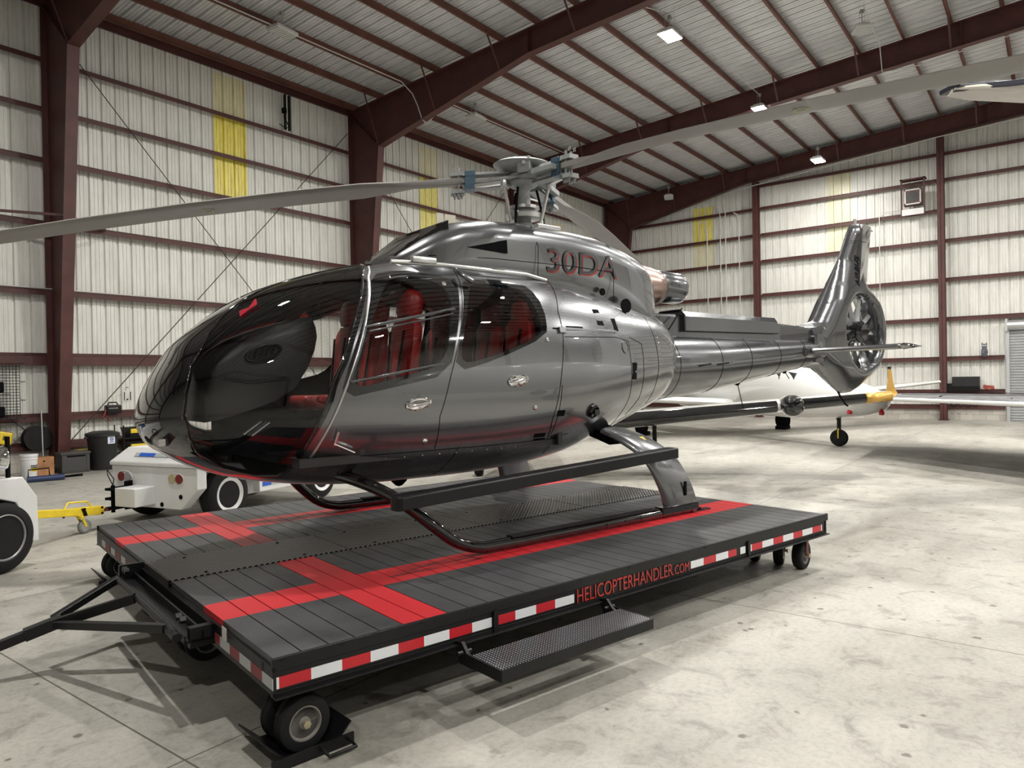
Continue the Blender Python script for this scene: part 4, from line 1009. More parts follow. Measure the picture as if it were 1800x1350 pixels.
def treadmat():
    m = bpy.data.materials.new('black_tread_plate'); m.use_nodes = True; nt = m.node_tree; b = nt.nodes['Principled BSDF']; L = nt.links.new; N = nt.nodes.new
    b.inputs['Base Color'].default_value = (.035, .034, .034, 1); b.inputs['Metallic'].default_value = .5; b.inputs['Roughness'].default_value = .33
    tc = N('ShaderNodeTexCoord'); mp = N('ShaderNodeMapping'); mp.inputs['Rotation'].default_value = (0, 0, .785); L(tc.outputs['Object'], mp.inputs[0])
    ck = N('ShaderNodeTexChecker'); ck.inputs['Scale'].default_value = 42; L(mp.outputs[0], ck.inputs['Vector'])
    w1 = N('ShaderNodeTexWave'); w1.inputs['Scale'].default_value = 11; w1.bands_direction = 'X'; L(mp.outputs[0], w1.inputs['Vector'])
    w2 = N('ShaderNodeTexWave'); w2.inputs['Scale'].default_value = 11; w2.bands_direction = 'Y'; L(mp.outputs[0], w2.inputs['Vector'])
    mx = N('ShaderNodeMath'); mx.operation = 'MULTIPLY'; L(w1.outputs['Fac'], mx.inputs[0]); L(w2.outputs['Fac'], mx.inputs[1])
    rp_ = N('ShaderNodeValToRGB'); rp_.color_ramp.elements[0].position = .35; rp_.color_ramp.elements[0].color = (.012, .012, .012, 1); rp_.color_ramp.elements[1].position = .75; rp_.color_ramp.elements[1].color = (.36, .35, .33, 1); L(mx.outputs[0], rp_.inputs[0]); L(rp_.outputs[0], b.inputs['Base Color'])
    q = N('ShaderNodeBump'); q.inputs['Strength'].default_value = .9; q.inputs['Distance'].default_value = .01; L(mx.outputs[0], q.inputs['Height']); L(q.outputs[0], b.inputs['Normal'])
    return m
TR = treadmat()
b = MB()
for i in range(4): b.bb((.0+i*1.28+.004, -.364, TD-.02), (min((i+1)*1.28, LD)-.004, .296, TD+.006))
b.bb((-.006, -.364, TD-.10), (.0, .296, TD+.006))
b.split('tread_plate', TR, dolly)
b = MB()
for i in range(4):
    for x in (.25, .95):
        for y in (-.30, .23): b.lathe((i*1.28+x, y, TD+.006), (0, 0, 1), [(.012, 0), (.011, .003), (.001, .004)], 10)
b.split('plate_screw', BLACKM, dolly)
# steel surround
b = MB(); b.bb((.02, -WD+.03, TD-.046), (LD-.02, WD-.03, TD-.038)); dp('light_block_pan', b, BLACKM)  # unseen underlay, added to stop lamp light leaking through the board gaps
b = MB()
for s in (-1, 1):
    y = s*WD
    b.bb((0, y-.0, TD-.060), (LD+.03, y-s*.02, TD+.001)); b.bb((0, y-s*.006, TD-.155), (LD-.02, y-s*.018, TD-.058))
    b.bb((0, y+s*.0, TD-.178), (LD, y-s*.03, TD-.155)); b.bb((0, y+s*.032, TD-.180), (LD, y, TD-.172))
    b.bb((0, y-s*.10, TD-.155), (LD, y-s*.14, TD-.035))
for x0, x1 in ((0, .018), (LD-.018, LD)):
    b.bb((x0, -WD, TD-.170), (x1, WD, TD-.036))
for i in range(9): b.bb((.1+i*.61, -WD+.02, TD-.14), (.16+i*.61, WD-.02, TD-.037))
dp('steel_frame', b, BLACKP, None, None, .002)
b = MB()
for x in (1.284, 3.85): b.bb((x-.0, -WD-.012, TD-.185), (x+.03, -WD, TD-.05))
for x in (.05, .35, .80, 1.15, 1.6, 2.0, 2.45, 2.9, 3.3, 3.7, 4.2, 4.7): b.box((x, -WD-.003, TD-.012), (.03, .004, .003))
b.split('side_strap', BLACKP, dolly)
# reflective tape: red and white pieces round the visible sides
def tape(name, m, segs, side=-1):
    b = MB()
    for x0, x1 in segs: b.bb((x0, side*(WD-.0055), TD-.141), (x1, side*(WD-.0075+.004), TD-.087))
    b.split(name, m, dolly)
tape('white_tape', WTAPE, [(.0, .031), (.188, .348), (.504, .665), (.821, .984), (1.138, 1.277), (1.452, 1.614), (1.77, 1.933), (3.125, 3.28), (3.436, 3.595), (3.76, 3.83), (3.881, 3.919), (4.073, 4.238), (4.391, 4.555), (4.706, 4.875), (5.029, 5.045)])
tape('red_tape', REDTAPE, [(.031, .188), (.348, .504), (.665, .821), (.984, 1.138), (1.314, 1.452), (1.614, 1.77), (3.28, 3.436), (3.595, 3.707), (3.919, 4.073), (4.238, 4.391), (4.555, 4.706), (4.875, 5.029)])
def tape_end(name, m, segs, x=-.0015):
    b = MB()
    for y0, y1 in segs: b.bb((x, y0, TD-.141), (x+.004, y1, TD-.087))
    b.split(name, m, dolly)
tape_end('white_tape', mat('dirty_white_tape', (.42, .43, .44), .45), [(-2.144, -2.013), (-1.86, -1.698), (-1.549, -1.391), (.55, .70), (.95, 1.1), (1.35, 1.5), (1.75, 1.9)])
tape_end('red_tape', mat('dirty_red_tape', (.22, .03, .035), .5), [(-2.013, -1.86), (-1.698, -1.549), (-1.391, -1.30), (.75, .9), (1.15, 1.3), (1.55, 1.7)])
b = MB(); b.bb((-.003, -1.50, TD-.085), (.0, -1.43, TD-.02)); dp('id_label', b, mat('paper_label', (.6, .58, .55), .5))
tx = text_mesh('HELICOPTERHANDLER', .127, 'side_lettering', REDTXT, dolly, frame((1.955, -WD-.0005, TD-.148), (1, 0, 0), (0, 0, 1)), .001, 1)
w = max(v.co.x for v in tx.data.vertices)-min(v.co.x for v in tx.data.vertices); x0 = min(v.co.x for v in tx.data.vertices)
for v in tx.data.vertices: v.co.x = 1.955+(v.co.x-x0)*(.955/w)
tx = text_mesh('.COM', .095, 'side_lettering', REDTXT, dolly, frame((2.92, -WD-.0005, TD-.148), (1, 0, 0), (0, 0, 1)), .001, 1)
w = max(v.co.x for v in tx.data.vertices)-min(v.co.x for v in tx.data.vertices); x0 = min(v.co.x for v in tx.data.vertices)
for v in tx.data.vertices: v.co.x = 2.915+(v.co.x-x0)*(.185/w)
# casters: twin wheels
def wheel_prof(r, w): return [(r*.60, -w*.30), (r*.62, -w*.48), (r*.80, -w*.5), (r*.94, -w*.44), (r, -w*.28), (r, -w*.10), (r*.975, -w*.09), (r*.975, -w*.05), (r, -w*.04), (r, w*.04), (r*.975, w*.05), (r*.975, w*.09), (r, w*.10), (r, w*.28), (r*.94, w*.44), (r*.80, w*.5), (r*.62, w*.48), (r*.60, w*.30)]
def caster(x, y, rz, twin=True, r=.135, w=.075, front=True):
    c = bpy.data.objects.new('caster_wheel', None); COL.objects.link(c); c.parent = dolly; c.location = (x, y, 0); c.rotation_euler = (0, 0, rz)
    for yy in ((-.075, .075) if twin else (0,)):
        b = MB(); b.lathe((0, yy, r), (0, 1, 0), wheel_prof(r, w), 40); b.obj('tire', RUBBER, c, 35)
        b = MB()
        for s in (-1, 1): b.lathe((0, yy, r), (0, s, 0), [(r*.62, w*.30), (r*.62, w*.46), (r*.57, w*.46), (r*.52, w*.28), (r*.30, w*.18), (r*.22, w*.30), (r*.2, w*.42), (.001, w*.42)], 32)
        b.obj('rim', mat('dusty_rim', (.26, .25, .23), .45, .4, var=.3, vscale=12), c, 35)
    ea = .118 if twin else .066
    b = MB(); b.cyl((0, -ea-.007, r), (0, ea+.007, r), .012, 8); b.lathe((0, -ea, r), (0, -1, 0), [(.02, 0), (.02, .012), (.001, .013)], 6); b.obj('axle_bolt', mat('worn_brass_bolt', (.5, .44, .3), .4, .7), c)
    b = MB()
    for s in (-1, 1):
        b.beam((0, s*.02 if twin else s*.05, r), (-.0 if twin else .03, s*.03 if twin else s*.05, TD-.17), .05, .008, (0, 1, 0)) if twin else b.beam((0, s*.055, r), (.0, s*.055, TD-.17), .05, .008, (0, 1, 0))
    b.bb((-.05, -.06, TD-.19), (.05, .06, TD-.165)); b.lathe((0, 0, TD-.25), (0, 0, 1), [(.03, 0), (.035, .07)], 12); b.obj('fork', mat('red_fork_paint', (.16, .02, .02), .45), c)
    return c
for y in (-2.005, -.50, .46, 2.0): caster(.16, y, .06)
for x, y, a in ((4.93, -2.0, -.12), (4.93, -1.78, .2), (4.90, -1.55, .15)): caster(x, y, a+.25, False, .13, .09)
for x, y, a in ((4.93, 1.5, .3), (4.93, 1.9, .1), (2.5, -.5, .0), (2.5, .5, 0)): caster(x, y, a, False, .13, .09)
# hitch channel and draw bar
b = MB(); b.bb((-.16, -1.30, TD-.12), (-.0, .36, TD-.105)); b.bb((-.16, -1.30, TD-.12), (-.148, .36, TD-.075)); b.bb((-.07, -1.30, TD-.12), (-.058, .36, TD-.06)); b.bb((-.02, -1.30, TD-.12), (-.0, .36, TD-.04)); b.bb((-.16, .33, TD-.12), (0, .36, TD-.0)); b.bb((-.13, -1.30, TD-.15), (0, -1.25, TD-.04))
for y in (-1.18, -1.10, .22, .28): b.lathe((-.12, y, TD-.02), (-1, 0, 0), [(.02, 0), (.02, .03), (.001, .031)], 6)
dp('hitch_channel', b, BLACKP)
b = MB(); b.tube([V(-.19, .26, TD-.07), V(-.19, -1.22, TD-.07)], .022, 10); b.tube([V(-.19, -1.0, TD-.07), V(-.19, -1.28, TD-.08)], .026, 12)
b.beam((-.20, .22, TD-.07), (-.60, .02, .285), .05, .045); b.beam((-.20, -.35, TD-.07), (-.64, -.06, .27), .06, .06); b.beam((-.20, -1.10, TD-.07), (-.60, -.12, .285), .05, .045)
b.beam((-.56, -.06, .29), (-.76, -.04, .235), .075, .07); b.beam((-.70, -.045, .25), (-1.30, .0, .085), .06, .055)
dp('draw_bar', b, BLACKP, None, None, .003)
# fold-down step
stp = MB(); stp.bb((1.02, -2.545, TD-.236), (2.20, -2.285, TD-.205)); stp.bb((1.02, -2.553, TD-.262), (2.20, -2.545, TD-.202))
stp.bb((1.015, -2.55, TD-.262), (1.023, -2.20, TD-.20)); stp.bb((2.197, -2.55, TD-.262), (2.205, -2.20, TD-.20))
so = dp('folding_step', stp, BLACKP)
def gripmat():
    m = bpy.data.materials.new('punched_grip_plate'); m.use_nodes = True; nt = m.node_tree; b = nt.nodes['Principled BSDF']; L = nt.links.new; N = nt.nodes.new
    tc = N('ShaderNodeTexCoord'); vo = N('ShaderNodeTexVoronoi'); vo.inputs['Scale'].default_value = 52; vo.inputs['Randomness'].default_value = 0; L(tc.outputs['Object'], vo.inputs['Vector'])
    r = N('ShaderNodeValToRGB'); r.color_ramp.elements[0].position = .16; r.color_ramp.elements[0].color = (.5, .5, .52, 1); r.color_ramp.elements[1].position = .26; r.color_ramp.elements[1].color = (.03, .03, .035, 1); L(vo.outputs['Distance'], r.inputs[0]); L(r.outputs[0], b.inputs['Base Color'])
    b.inputs['Metallic'].default_value = .5; b.inputs['Roughness'].default_value = .4
    q = N('ShaderNodeBump'); q.inputs['Strength'].default_value = .6; q.inputs['Distance'].default_value = .005; q.invert = True; L(vo.outputs['Distance'], q.inputs['Height']); L(q.outputs[0], b.inputs['Normal']); return m
b = MB(); b.bb((1.026, -2.54, TD-.205), (2.194, -2.285, TD-.201)); b.obj('grip_plate', gripmat(), so)
b = MB()
for x in (1.02, 2.16):
    b.rings([[V(x, -2.14, TD-.16), V(x, -2.20, TD-.15), V(x, -2.25, TD-.20), V(x, -2.33, TD-.235), V(x, -2.30, TD-.27), V(x, -2.18, TD-.27)], [V(x+.02, -2.14, TD-.16), V(x+.02, -2.20, TD-.15), V(x+.02, -2.25, TD-.20), V(x+.02, -2.33, TD-.235), V(x+.02, -2.30, TD-.27), V(x+.02, -2.18, TD-.27)]])
    b.cyl((x-.04, -2.22, TD-.20), (x+.05, -2.22, TD-.20), .012, 10)
b.split('step_bracket', BLACKP, so)
# wheel chocks
def chock(loc, rz, label):
    t = thing('wheel_chock', label, 'wheel chock', loc, rz, 'steel wheel chocks at the dolly casters')
    b = MB()
    for s in (-1, 1):
        b.rings([[V(s*.10, y, .006), V(s*.105, y, .0), V(s*.21, y, .10), V(s*.205, y, .106)] for y in (-.18, .18)])
    b.bb((-.21, -.20, 0), (.21, -.192, .055)); b.bb((-.10, -.20, 0), (.10, .18, .005)); b.obj('angle_plates', BLACKP, t)
    b = MB(); b.tube([V(.03, -.20, .04), V(.04, -.27, .02), V(.18, -.27, .02), V(.17, -.20, .04)], .009, 8); b.obj('handle', BLACKP, t, 60)
    return t
p = deck(.16, -2.0); chock((p.x, p.y, 0), DH+.06, 'black steel wheel chock with a loop handle under the nearest dolly wheel')
p = deck(.16, 2.0); chock((p.x, p.y, 0), DH+.0, 'black steel wheel chock under the far left dolly wheel behind the draw bar')
# ================================================================ TUGS, TOW BAR
def tire(b, c, ax, r, w): b.lathe(c, ax, [(r*.62, -w*.42), (r*.66, -w*.5), (r*.85, -w*.5), (r*.97, -w*.36), (r, -w*.15), (r, w*.15), (r*.97, w*.36), (r*.85, w*.5), (r*.66, w*.5), (r*.62, w*.42)], 40)
def tug(name, label, loc, rz, L=2.75, W_=1.5):
    t = thing(name, label, 'tug', loc, rz, 'white baggage tugs')
    x0 = -.55
    b = MB()       # rear body with chamfered lower corners
    b.rings([[V(x0, -.06, .48), V(x0, .22, .22), V(x0, W_-.22, .22), V(x0, W_-.04, .48), V(x0, W_-.04, .74), V(x0, -.06, .74)], [V(-.40, -.06, .48), V(-.40, .22, .22), V(-.40, W_-.22, .22), V(-.40, W_-.04, .48), V(-.40, W_-.04, .74), V(-.40, -.06, .74)]])
    b.bb((-.40, .20, .25), (L-.9, W_-.26, .74)); b.obj('chassis', WHITE, t, None, .008)
    b = MB(); b.rings([[V(x0-.02, -.08, .745), V(x0-.02, W_-.02, .745), V(L-1.2, W_-.02, .745), V(L-1.2, -.08, .745)], [V(x0-.02, -.08, .79), V(x0-.02, W_-.02, .79), V(L-1.2, W_-.02, .79), V(L-1.2, -.08, .79)], [V(x0+.14, .10, .97), V(x0+.14, W_-.18, .97), V(L-1.4, W_-.18, .97), V(L-1.4, .10, .97)]]); b.obj('rear_deck', WHITE, t, None, .01)
    b = MB(); b.bb((.50, -.06, .30), (1.28, .06, .60), .01); b.bb((.50, W_-.1, .30), (1.28, W_, .60), .01); b.bb((1.3, -.0, .55), (L-.45, W_-.06, .98), .03); b.split('side_panel', WHITE, t)
    for nm, m, segs, y, z0, z1 in (('blue_tape', BLUETAPE, ((.72, 1.0), (.25, .5)), -.0, .87, .93), ('grey_tape', GREYTAPE, ((1.0, 1.08), (.5, .72)), 0, .87, .93)):
        b = MB()
        for a, c in segs: b.box((-.496, (a+c)/2, .885), (.004, c-a, .055), Matrix.Rotation(.727, 3, 'Y'))
        for a, c in (((.55, .72), (.9, 1.07)) if m is BLUETAPE else ((.72, .9), (1.07, 1.2))): b.bb((a, -.064, .37), (c, -.06, .43))
        b.split(nm, m, t)
    for x, y in ((0, 0), (0, W_-.08), (1.85, 0), (1.85, W_-.08)):
        s = -1 if y < .5 else 1
        yy = y+(.07 if y < .5 else -.0)
        b = MB(); tire(b, (x, yy, .345), (0, 1, 0), .345, .22); w = b.obj('wheel_tire', RUBBER, t, 40)
        b = MB(); b.lathe((x, yy, .345), (0, s, 0), [(.215, .02), (.228, .10), (.222, .112), (.19, .095), (.163, .09), (.16, .02), (.001, .02)], 36); b.obj('rim', WHITE, w, 35)
        b = MB(); b.lathe((x, yy, .345), (0, s, 0), [(.165, .02), (.16, .06), (.12, .075), (.06, .09), (.001, .09)], 28)
        for k in range(6): a = 2*pi*k/6; b.lathe(V(x+.11*cos(a), yy+s*.07, .345+.11*sin(a)), (0, s, 0), [(.014, 0), (.014, .02), (.001, .021)], 6)
        b.obj('hub', mat('greasy_black_hub', (.03, .028, .026), .5, var=.4, vscale=20), w, 40)
    for y, cols in ((.30, ('red', 'amber')), (1.22, ('clear', 'red'))):
        for q, c in zip((-.06, .06), cols):
            b = MB(); b.lathe((x0-.001, y+q, .60), (-1, 0, 0), [(.058, 0), (.058, .012), (.048, .014), (.001, .006)], 24)
            b.obj('tail_light', mat(c+'_lens', {'red': (.18, .01, .01), 'amber': (.45, .38, .22), 'clear': (.35, .33, .33)}[c], .25), t, 40)
        b = MB(); r = [V(x0-.004, y+.135*cos(2*pi*k/28)*1.0, .60+.078*sin(2*pi*k/28)) for k in range(28)]; b.tube(r+[r[0]], .006, 5); b.obj('light_bezel', WHITE, t)
    b = MB(); b.bb((x0-.30, .66, .27), (x0, 1.02, .50), .01); b.obj('hitch_box', WHITE, t)
    b = MB(); b.bb((x0-.12, 1.05, .2), (x0-.02, 1.08, .56)); b.bb((x0-.30, 1.06, .22), (x0-.0, 1.20, .25)); b.bb((x0-.30, 1.06, .34), (x0-.0, 1.20, .37)); b.bb((x0-.30, 1.06, .46), (x0-.0, 1.20, .49))
    b.cyl((x0-.24, 1.13, .18), (x0-.24, 1.13, .52), .025, 10); b.tube([V(x0-.24, 1.13, .52), V(x0-.28, 1.17, .66), V(x0-.27, 1.19, .72), V(x0-.23, 1.12, .60), V(x0-.24, 1.13, .52)], .006, 6)
    b.obj('pintle_hitch', BLACKM, t)
    b = MB(); b.tube([V(.48, -.03, .76), V(.30, -.10, .735), V(-.05, -.10, .72), V(-.25, -.02, .70)], .018, 8); b.obj('fender_bar', BLACKM, t, 60)
    b = MB()
    for y, z in ((.55, .27), (.22, .38)): b.lathe((x0-.001, y, z), (-1, 0, 0), [(.03, 0), (.03, .004), (.001, .005)], 16)
    b.split('panel_hole', BLACKM, t)
    return t
tug('baggage_tug', 'white baggage tug with blue side tape parked behind the left end of the dolly', (5.23, 8.63, 0), radians(13))
# second tug, cut by the left edge
t = thing('baggage_tug', 'white tug cut off by the left edge of the photo, in front of the wall', 'tug', (2.53, 8.07, 0), radians(25), 'white baggage tugs')
b = MB()
b.rings([[V(x, y, z) for x, z in ((-2.6, .30), (-.50, .30), (-.42, .62), (-.05, .72), (.12, .66), (.30, .24), (.37, .24), (.36, .68), (.20, .90), (-.7, .93), (-2.6, .93))] for y in (-.05, 1.15)]); b.obj('body', WHITE, t, None, .01)
for y, s in ((.05, -1), (1.05, 1)):
    for x in (0, -1.7):
        b = MB(); tire(b, (x, y, .345), (0, 1, 0), .345, .22); w = b.obj('wheel_tire', RUBBER, t, 40)
        b = MB(); b.lathe((x, y, .345), (0, s, 0), [(.215, .02), (.225, .10), (.21, .105), (.18, .04), (.10, .03), (.09, .08), (.001, .085)], 36); b.obj('rim', mat('grey_wheel_disc', (.38, .38, .38), .4, .3, var=.2), w, 35)
b = MB(); b.lathe((.05, .02, 1.10), (.9, -.35, 0), [(.03, -.10), (.10, -.06), (.115, -.005), (.12, .0), (.115, .012), (.001, .02)], 28); b.obj('head_lamp', CHROME, t, 40)
b = MB(); b.bb((.08, .0, .80), (.11, .03, 1.30)); b.tube([V(-.5, .3, 1.02), V(-.2, .2, 1.06), V(0, .1, 1.08)], .03, 8); b.obj('lamp_post', BLACKM, t)
b = MB(); b.bb((-.8, .2, .9), (-.25, .9, 1.12), .04); b.obj('engine_cover', mat('dusty_blue_paint', (.03, .10, .22), .5, var=.2), t)
b = MB(); b.bb((-.9, .15, 1.13), (-.2, .95, 1.17), .015); b.obj('cover_lid', mat('dusty_beige_pad', (.36, .33, .29), .6), t)
tg = thing('tow_bar', 'yellow tow bar on a small swivel wheel linking the two white tugs', 'tow bar', (3.79, 9.42, 0), 0)
b = MB(); hitch = V(4.17, 9.57, .22)-V(3.79, 9.42, 0); st = V(2.75, 8.86, .43)-V(3.79, 9.42, 0); dd = (hitch-st).normalized()
P1 = V(3.56, 9.35, .285)-V(3.79, 9.42, 0); e1 = V(4.06, 9.55, .235)-V(3.79, 9.42, 0)
b.beam(st, P1.lerp(e1, .4), .085, .09); b.beam(P1.lerp(e1, .3), e1, .098, .105); b.obj('bar', YEL, tg, None, .008)
b = MB(); b.tube([P1.lerp(e1, .0)+V(0, 0, .04), P1.lerp(e1, .1)+V(0, 0, .12), P1.lerp(e1, .6)+V(0, 0, .12), P1.lerp(e1, .75)+V(0, 0, .04)], .011, 8); b.obj('handle', YEL, tg, 60)
b = MB(); b.tube([e1, hitch], .02, 8); b.obj('tow_eye', mat('dark_red_oxide', (.15, .02, .02), .5), tg)
b = MB()
for q in (-.1, .45, .93):
    for h in (-.035, .035): b.lathe(P1.lerp(e1, q)+V(.018, -.045, h), (.4, -.9, 0), [(.014, 0), (.014, .012), (.001, .013)], 8)
q0 = P1.lerp(e1, .36)+V(.02, -.046, 0); dq = (e1-P1).normalized(); b.rings([[q0+V(0, 0, .046), q0+dq*.05+V(0, 0, .046), q0+dq*.09+V(0, 0, -.046), q0+dq*.04+V(0, 0, -.046)], [q0+V(.002, -.006, .046), q0+dq*.05+V(.002, -.006, .046), q0+dq*.09+V(.002, -.006, -.046), q0+dq*.04+V(.002, -.006, -.046)]]); b.obj('bolts_and_stripe', BLACKM, tg)
b = MB(); tire(b, (0.02, 0, .085), (.3, -.95, 0), .085, .045); cw = b.obj('swivel_wheel', mat('grey_caster_rubber', (.20, .20, .20), .6), tg, 40)
b = MB(); b.lathe((0.02, 0, .085), (.3, -.95, 0), [(.055, -.02), (.05, .0), (.055, .02), (.02, .03), (.001, .03)], 20); b.obj('wheel_disc', GALV, cw, 40)
b = MB()
for s in (-1, 1): b.beam(V(.02, 0, .085)+V(.3, -.95, 0)*.035*s, V(-.02, 0, .19)+V(.3, -.95, 0)*.035*s, .03, .006, (.3, -.95, 0))
b.lathe((-.02, 0, .19), (0, 0, 1), [(.045, 0), (.045, .02), (.03, .03), (.03, .06)], 14); b.obj('wheel_fork', YEL, tg)
# ================================================================ THINGS ALONG THE LEFT WALL
t = thing('trash_can', 'tall black lidded trash can with a white sticker against the left wall', 'trash can', (7.05, 16.45, 0))
b = MB(); b.lathe((0, 0, 0), (0, 0, 1), [(.001, 0), (.235, 0), (.245, .05), (.25, .07), (.29, .62), (.30, .64), (.30, .74), (.31, .75)], 40); b.obj('body', mat('black_plastic', (.014, .014, .015), .5), t, 35)
b = MB(); b.lathe((0, 0, .75), (0, 0, 1), [(.335, -.03), (.335, .02), (.31, .04), (.20, .075), (.001, .085)], 40); b.obj('lid', MAT['black_plastic'], t, 35)
b = MB(); b.box((-.33, -.02, .70), (.06, .10, .03)); b.box((.33, .02, .70), (.06, .10, .03)); b.split('handle', MAT['black_plastic'], t)
b = MB(); a = radians(-78)
b.rings([[V(.301*cos(a+q), .301*sin(a+q), z) for q in (-.28, -.14, 0, .14, .28)] for z in (.56, .72)], cap=False, close=False); st = b.obj('sticker', mat('white_sticker', (.7, .72, .75), .4), t, 60)
b = MB(); c0 = V(.303*cos(a), .303*sin(a), .655); tx_ = V(-sin(a), cos(a), 0); rr = [c0+tx_*.036*cos(2*pi*k/20)+V(0, 0, .036*sin(2*pi*k/20)) for k in range(20)]; b.tube(rr+[rr[0]], .006, 5); b.beam(c0+tx_*-.02+V(0, 0, -.02), c0+V(0, 0, .015), .008, .008, tx_); b.beam(c0+tx_*.02+V(0, 0, -.02), c0+V(0, 0, .015), .008, .008, tx_); b.beam(c0+tx_*-.05+V(0, 0, -.06), c0+tx_*.05+V(0, 0, -.06), .006, .012); b.obj('sticker_print', BLUETAPE, t)
t = thing('deck_box', 'low dark grey storage box in front of the first wall column', 'storage box', (6.46, 16.45, 0), radians(-3))
b = MB(); b.bb((-.27, -.16, 0), (.27, .2, .40), .015); b.bb((-.285, -.175, .38), (.285, .21, .43), .012); b.bb((-.26, -.172, .03), (-.20, -.158, .37), .004); b.bb((.20, -.172, .03), (.26, -.158, .37), .004); b.bb((-.21, -.166, .04), (.21, -.158, .31), .004); b.obj('box', mat('charcoal_plastic', (.045, .043, .042), .55), t)
b = MB(); b.bb((-.16, -.168, .335), (.18, -.158, .365)); b.obj('grip_slot', BLACKM, t)
t = thing('plastic_bucket', 'white plastic pail with a CAUTION label on the floor by the wall', 'bucket', (5.56, 16.2, 0))
b = MB(); b.lathe((0, 0, 0), (0, 0, 1), [(.001, 0), (.13, 0), (.135, .01), (.15, .37), (.158, .375), (.158, .39), (.15, .40), (.16, .43), (.165, .45), (.158, .475), (.001, .475)], 36); b.obj('pail', WHITE, t, 35)
A0 = radians(-90)
def curved(b, r, a0, a1, z0, z1): b.rings([[V(r*cos(a0+(a1-a0)*i/6), r*sin(a0+(a1-a0)*i/6), z) for i in range(7)] for z in (z0, z1)], cap=False, close=False)
b = MB(); curved(b, .1465, A0-.1, A0+1.0, .14, .20); b.obj('yellow_label', YEL, t, 60)
b = MB(); curved(b, .1485, A0-.1, A0+1.0, .20, .262); lb = b.obj('black_label', BLACKM, t, 60)
am = A0+.45
def ring_text(body, size, m, z, r, par):
    o = text_mesh(body, size, 'label_text', m, par, Matrix.Identity(4), .0005, 1, 'CENTER')
    for v in o.data.vertices: a_ = am+v.co.x/r; v.co = V((r+v.co.z)*cos(a_), (r+v.co.z)*sin(a_), z+v.co.y)
ring_text('CAUTION', .052, WHITE, .213, .150, t); ring_text('WATCH', .026, BLACKM, .176, .1475, t); ring_text('YOUR STEP', .026, BLACKM, .150, .1475, t)
t = thing('wooden_box', 'worn brown plywood box beside the white pail', 'box', (5.88, 16.4, 0), radians(4))
b = MB(); b.bb((-.16, -.12, .0), (.16, .14, .38), .01); b.bb((-.165, -.13, .19), (.165, -.12, .205)); b.obj('crate', mat('stained_plywood', (.36, .17, .07), .6, var=.35, vscale=6), t)
b = MB(); b.lathe((-.03, -.121, .30), (0, -1, 0), [(.018, 0), (.018, .003), (.001, .004)], 12); b.obj('hand_hole', BLACKM, t)
t = thing('broom', 'broom with a pale metal handle leaning at the first wall column', 'broom', (6.0, 16.7, 0))
MB().cyl((0, 0, .09), (.02, .12, 1.32), .012, 8).obj('handle', GALV, t, 60); b = MB(); b.bb((-.22, -.04, .0), (.25, .04, .10), .01); b.obj('brush_head', mat('dark_bristles', (.03, .03, .04), .8), t)
t = thing('hydraulic_jack', 'blue bottle jack with a black handle lying on the floor before the pail', 'jack', (5.55, 15.35, 0), radians(-12))
b = MB(); b.cyl((-.30, 0, .06), (.30, 0, .06), .055, 16); b.obj('cylinder', mat('dark_blue_paint', (.02, .035, .10), .4), t, 50)
b = MB(); b.tube([V(-.28, .0, .1), V(-.28, 0, .24), V(.05, 0, .25), V(.06, 0, .1)], .012, 8); b.cyl((.3, .02, .05), (.62, .05, .05), .014, 8); b.cyl((.3, -.03, .07), (.60, -.05, .09), .012, 8); b.obj('handle', BLACKM, t, 60)
t = thing('hose_reel', 'black hose reel mounted on the wall left of the first column', 'hose reel', (6.05, 17.2, .72))
b = MB(); b.lathe((0, -.14, 0), (0, 1, 0), [(.10, 0), (.27, 0), (.27, .02), (.12, .04), (.12, .16), (.27, .18), (.27, .2), (.10, .2)], 32); b.obj('drum', BLACKP, t, 40)
b = MB(); b.tube([V(.17*cos(a/3), -.06+.018*((a//18) % 4-1.5), .17*sin(a/3)) for a in range(120)], .016, 6); b.obj('hose', RUBBER, t, 60)
t = thing('jump_starter', 'black portable jump starter sitting on the wall girt above the trash can', 'jump starter', (7.62, 17.22, 1.165))
b = MB(); b.box((0, 0, .10), (.34, .15, .19), None, .03); b.obj('case', BLACKP, t)
b = MB(); b.tube([V(-.12, 0, .18), V(-.08, 0, .25), V(.08, 0, .25), V(.12, 0, .18)], .014, 8); b.obj('handle', BLACKM, t, 60)
b = MB(); b.box((-.02, -.077, .12), (.2, .004, .02)); b.obj('silver_trim', CHROME, t)
b = MB(); b.tube([V(-.17, -.04, .1), V(-.22, -.11, -.03), V(-.14, -.12, -.12), V(-.10, -.12, -.20)], .008, 6); b.tube([V(-.17, -.05, .1), V(-.26, -.11, -.06), V(-.20, -.12, -.14)], .008, 6); b.split('clamp_cable', mat('red_cable', (.3, .03, .03), .5), t, 60)
for i, (x, z, w) in enumerate(((8.25, .62, .62), (8.25, .27, .62), (7.35, .33, .0))):
    if not w: continue
    t = thing('storage_tote', ('black tote with a yellow latch on the upper level' if i == 0 else 'black tote with a yellow latch on the lower level')+' behind the helicopter nose', 'tote', (x, 17.05, z), 0, 'black and yellow totes behind the nose')
    b = MB(); b.rings([[V(-.42, -.2, 0), V(.42, -.2, 0), V(.42, .18, 0), V(-.42, .18, 0)], [V(-.47, -.24, .22), V(.47, -.24, .22), V(.47, .2, .22), V(-.47, .2, .22)]]); b.obj('bin', BLACKP, t)
    b = MB(); b.bb((-.44, -.26, .09), (.30, -.225, .19), .01); b.obj('latch_bar', YEL, t)
b = MB(); 
t = thing('tote_rack', 'dark shelf rack holding the totes behind the helicopter nose', 'rack', (8.2, 17.05, 0))
b.bb((-.55, -.25, .24), (.55, .22, .265)); b.bb((-.55, -.25, .59), (.55, .22, .615))
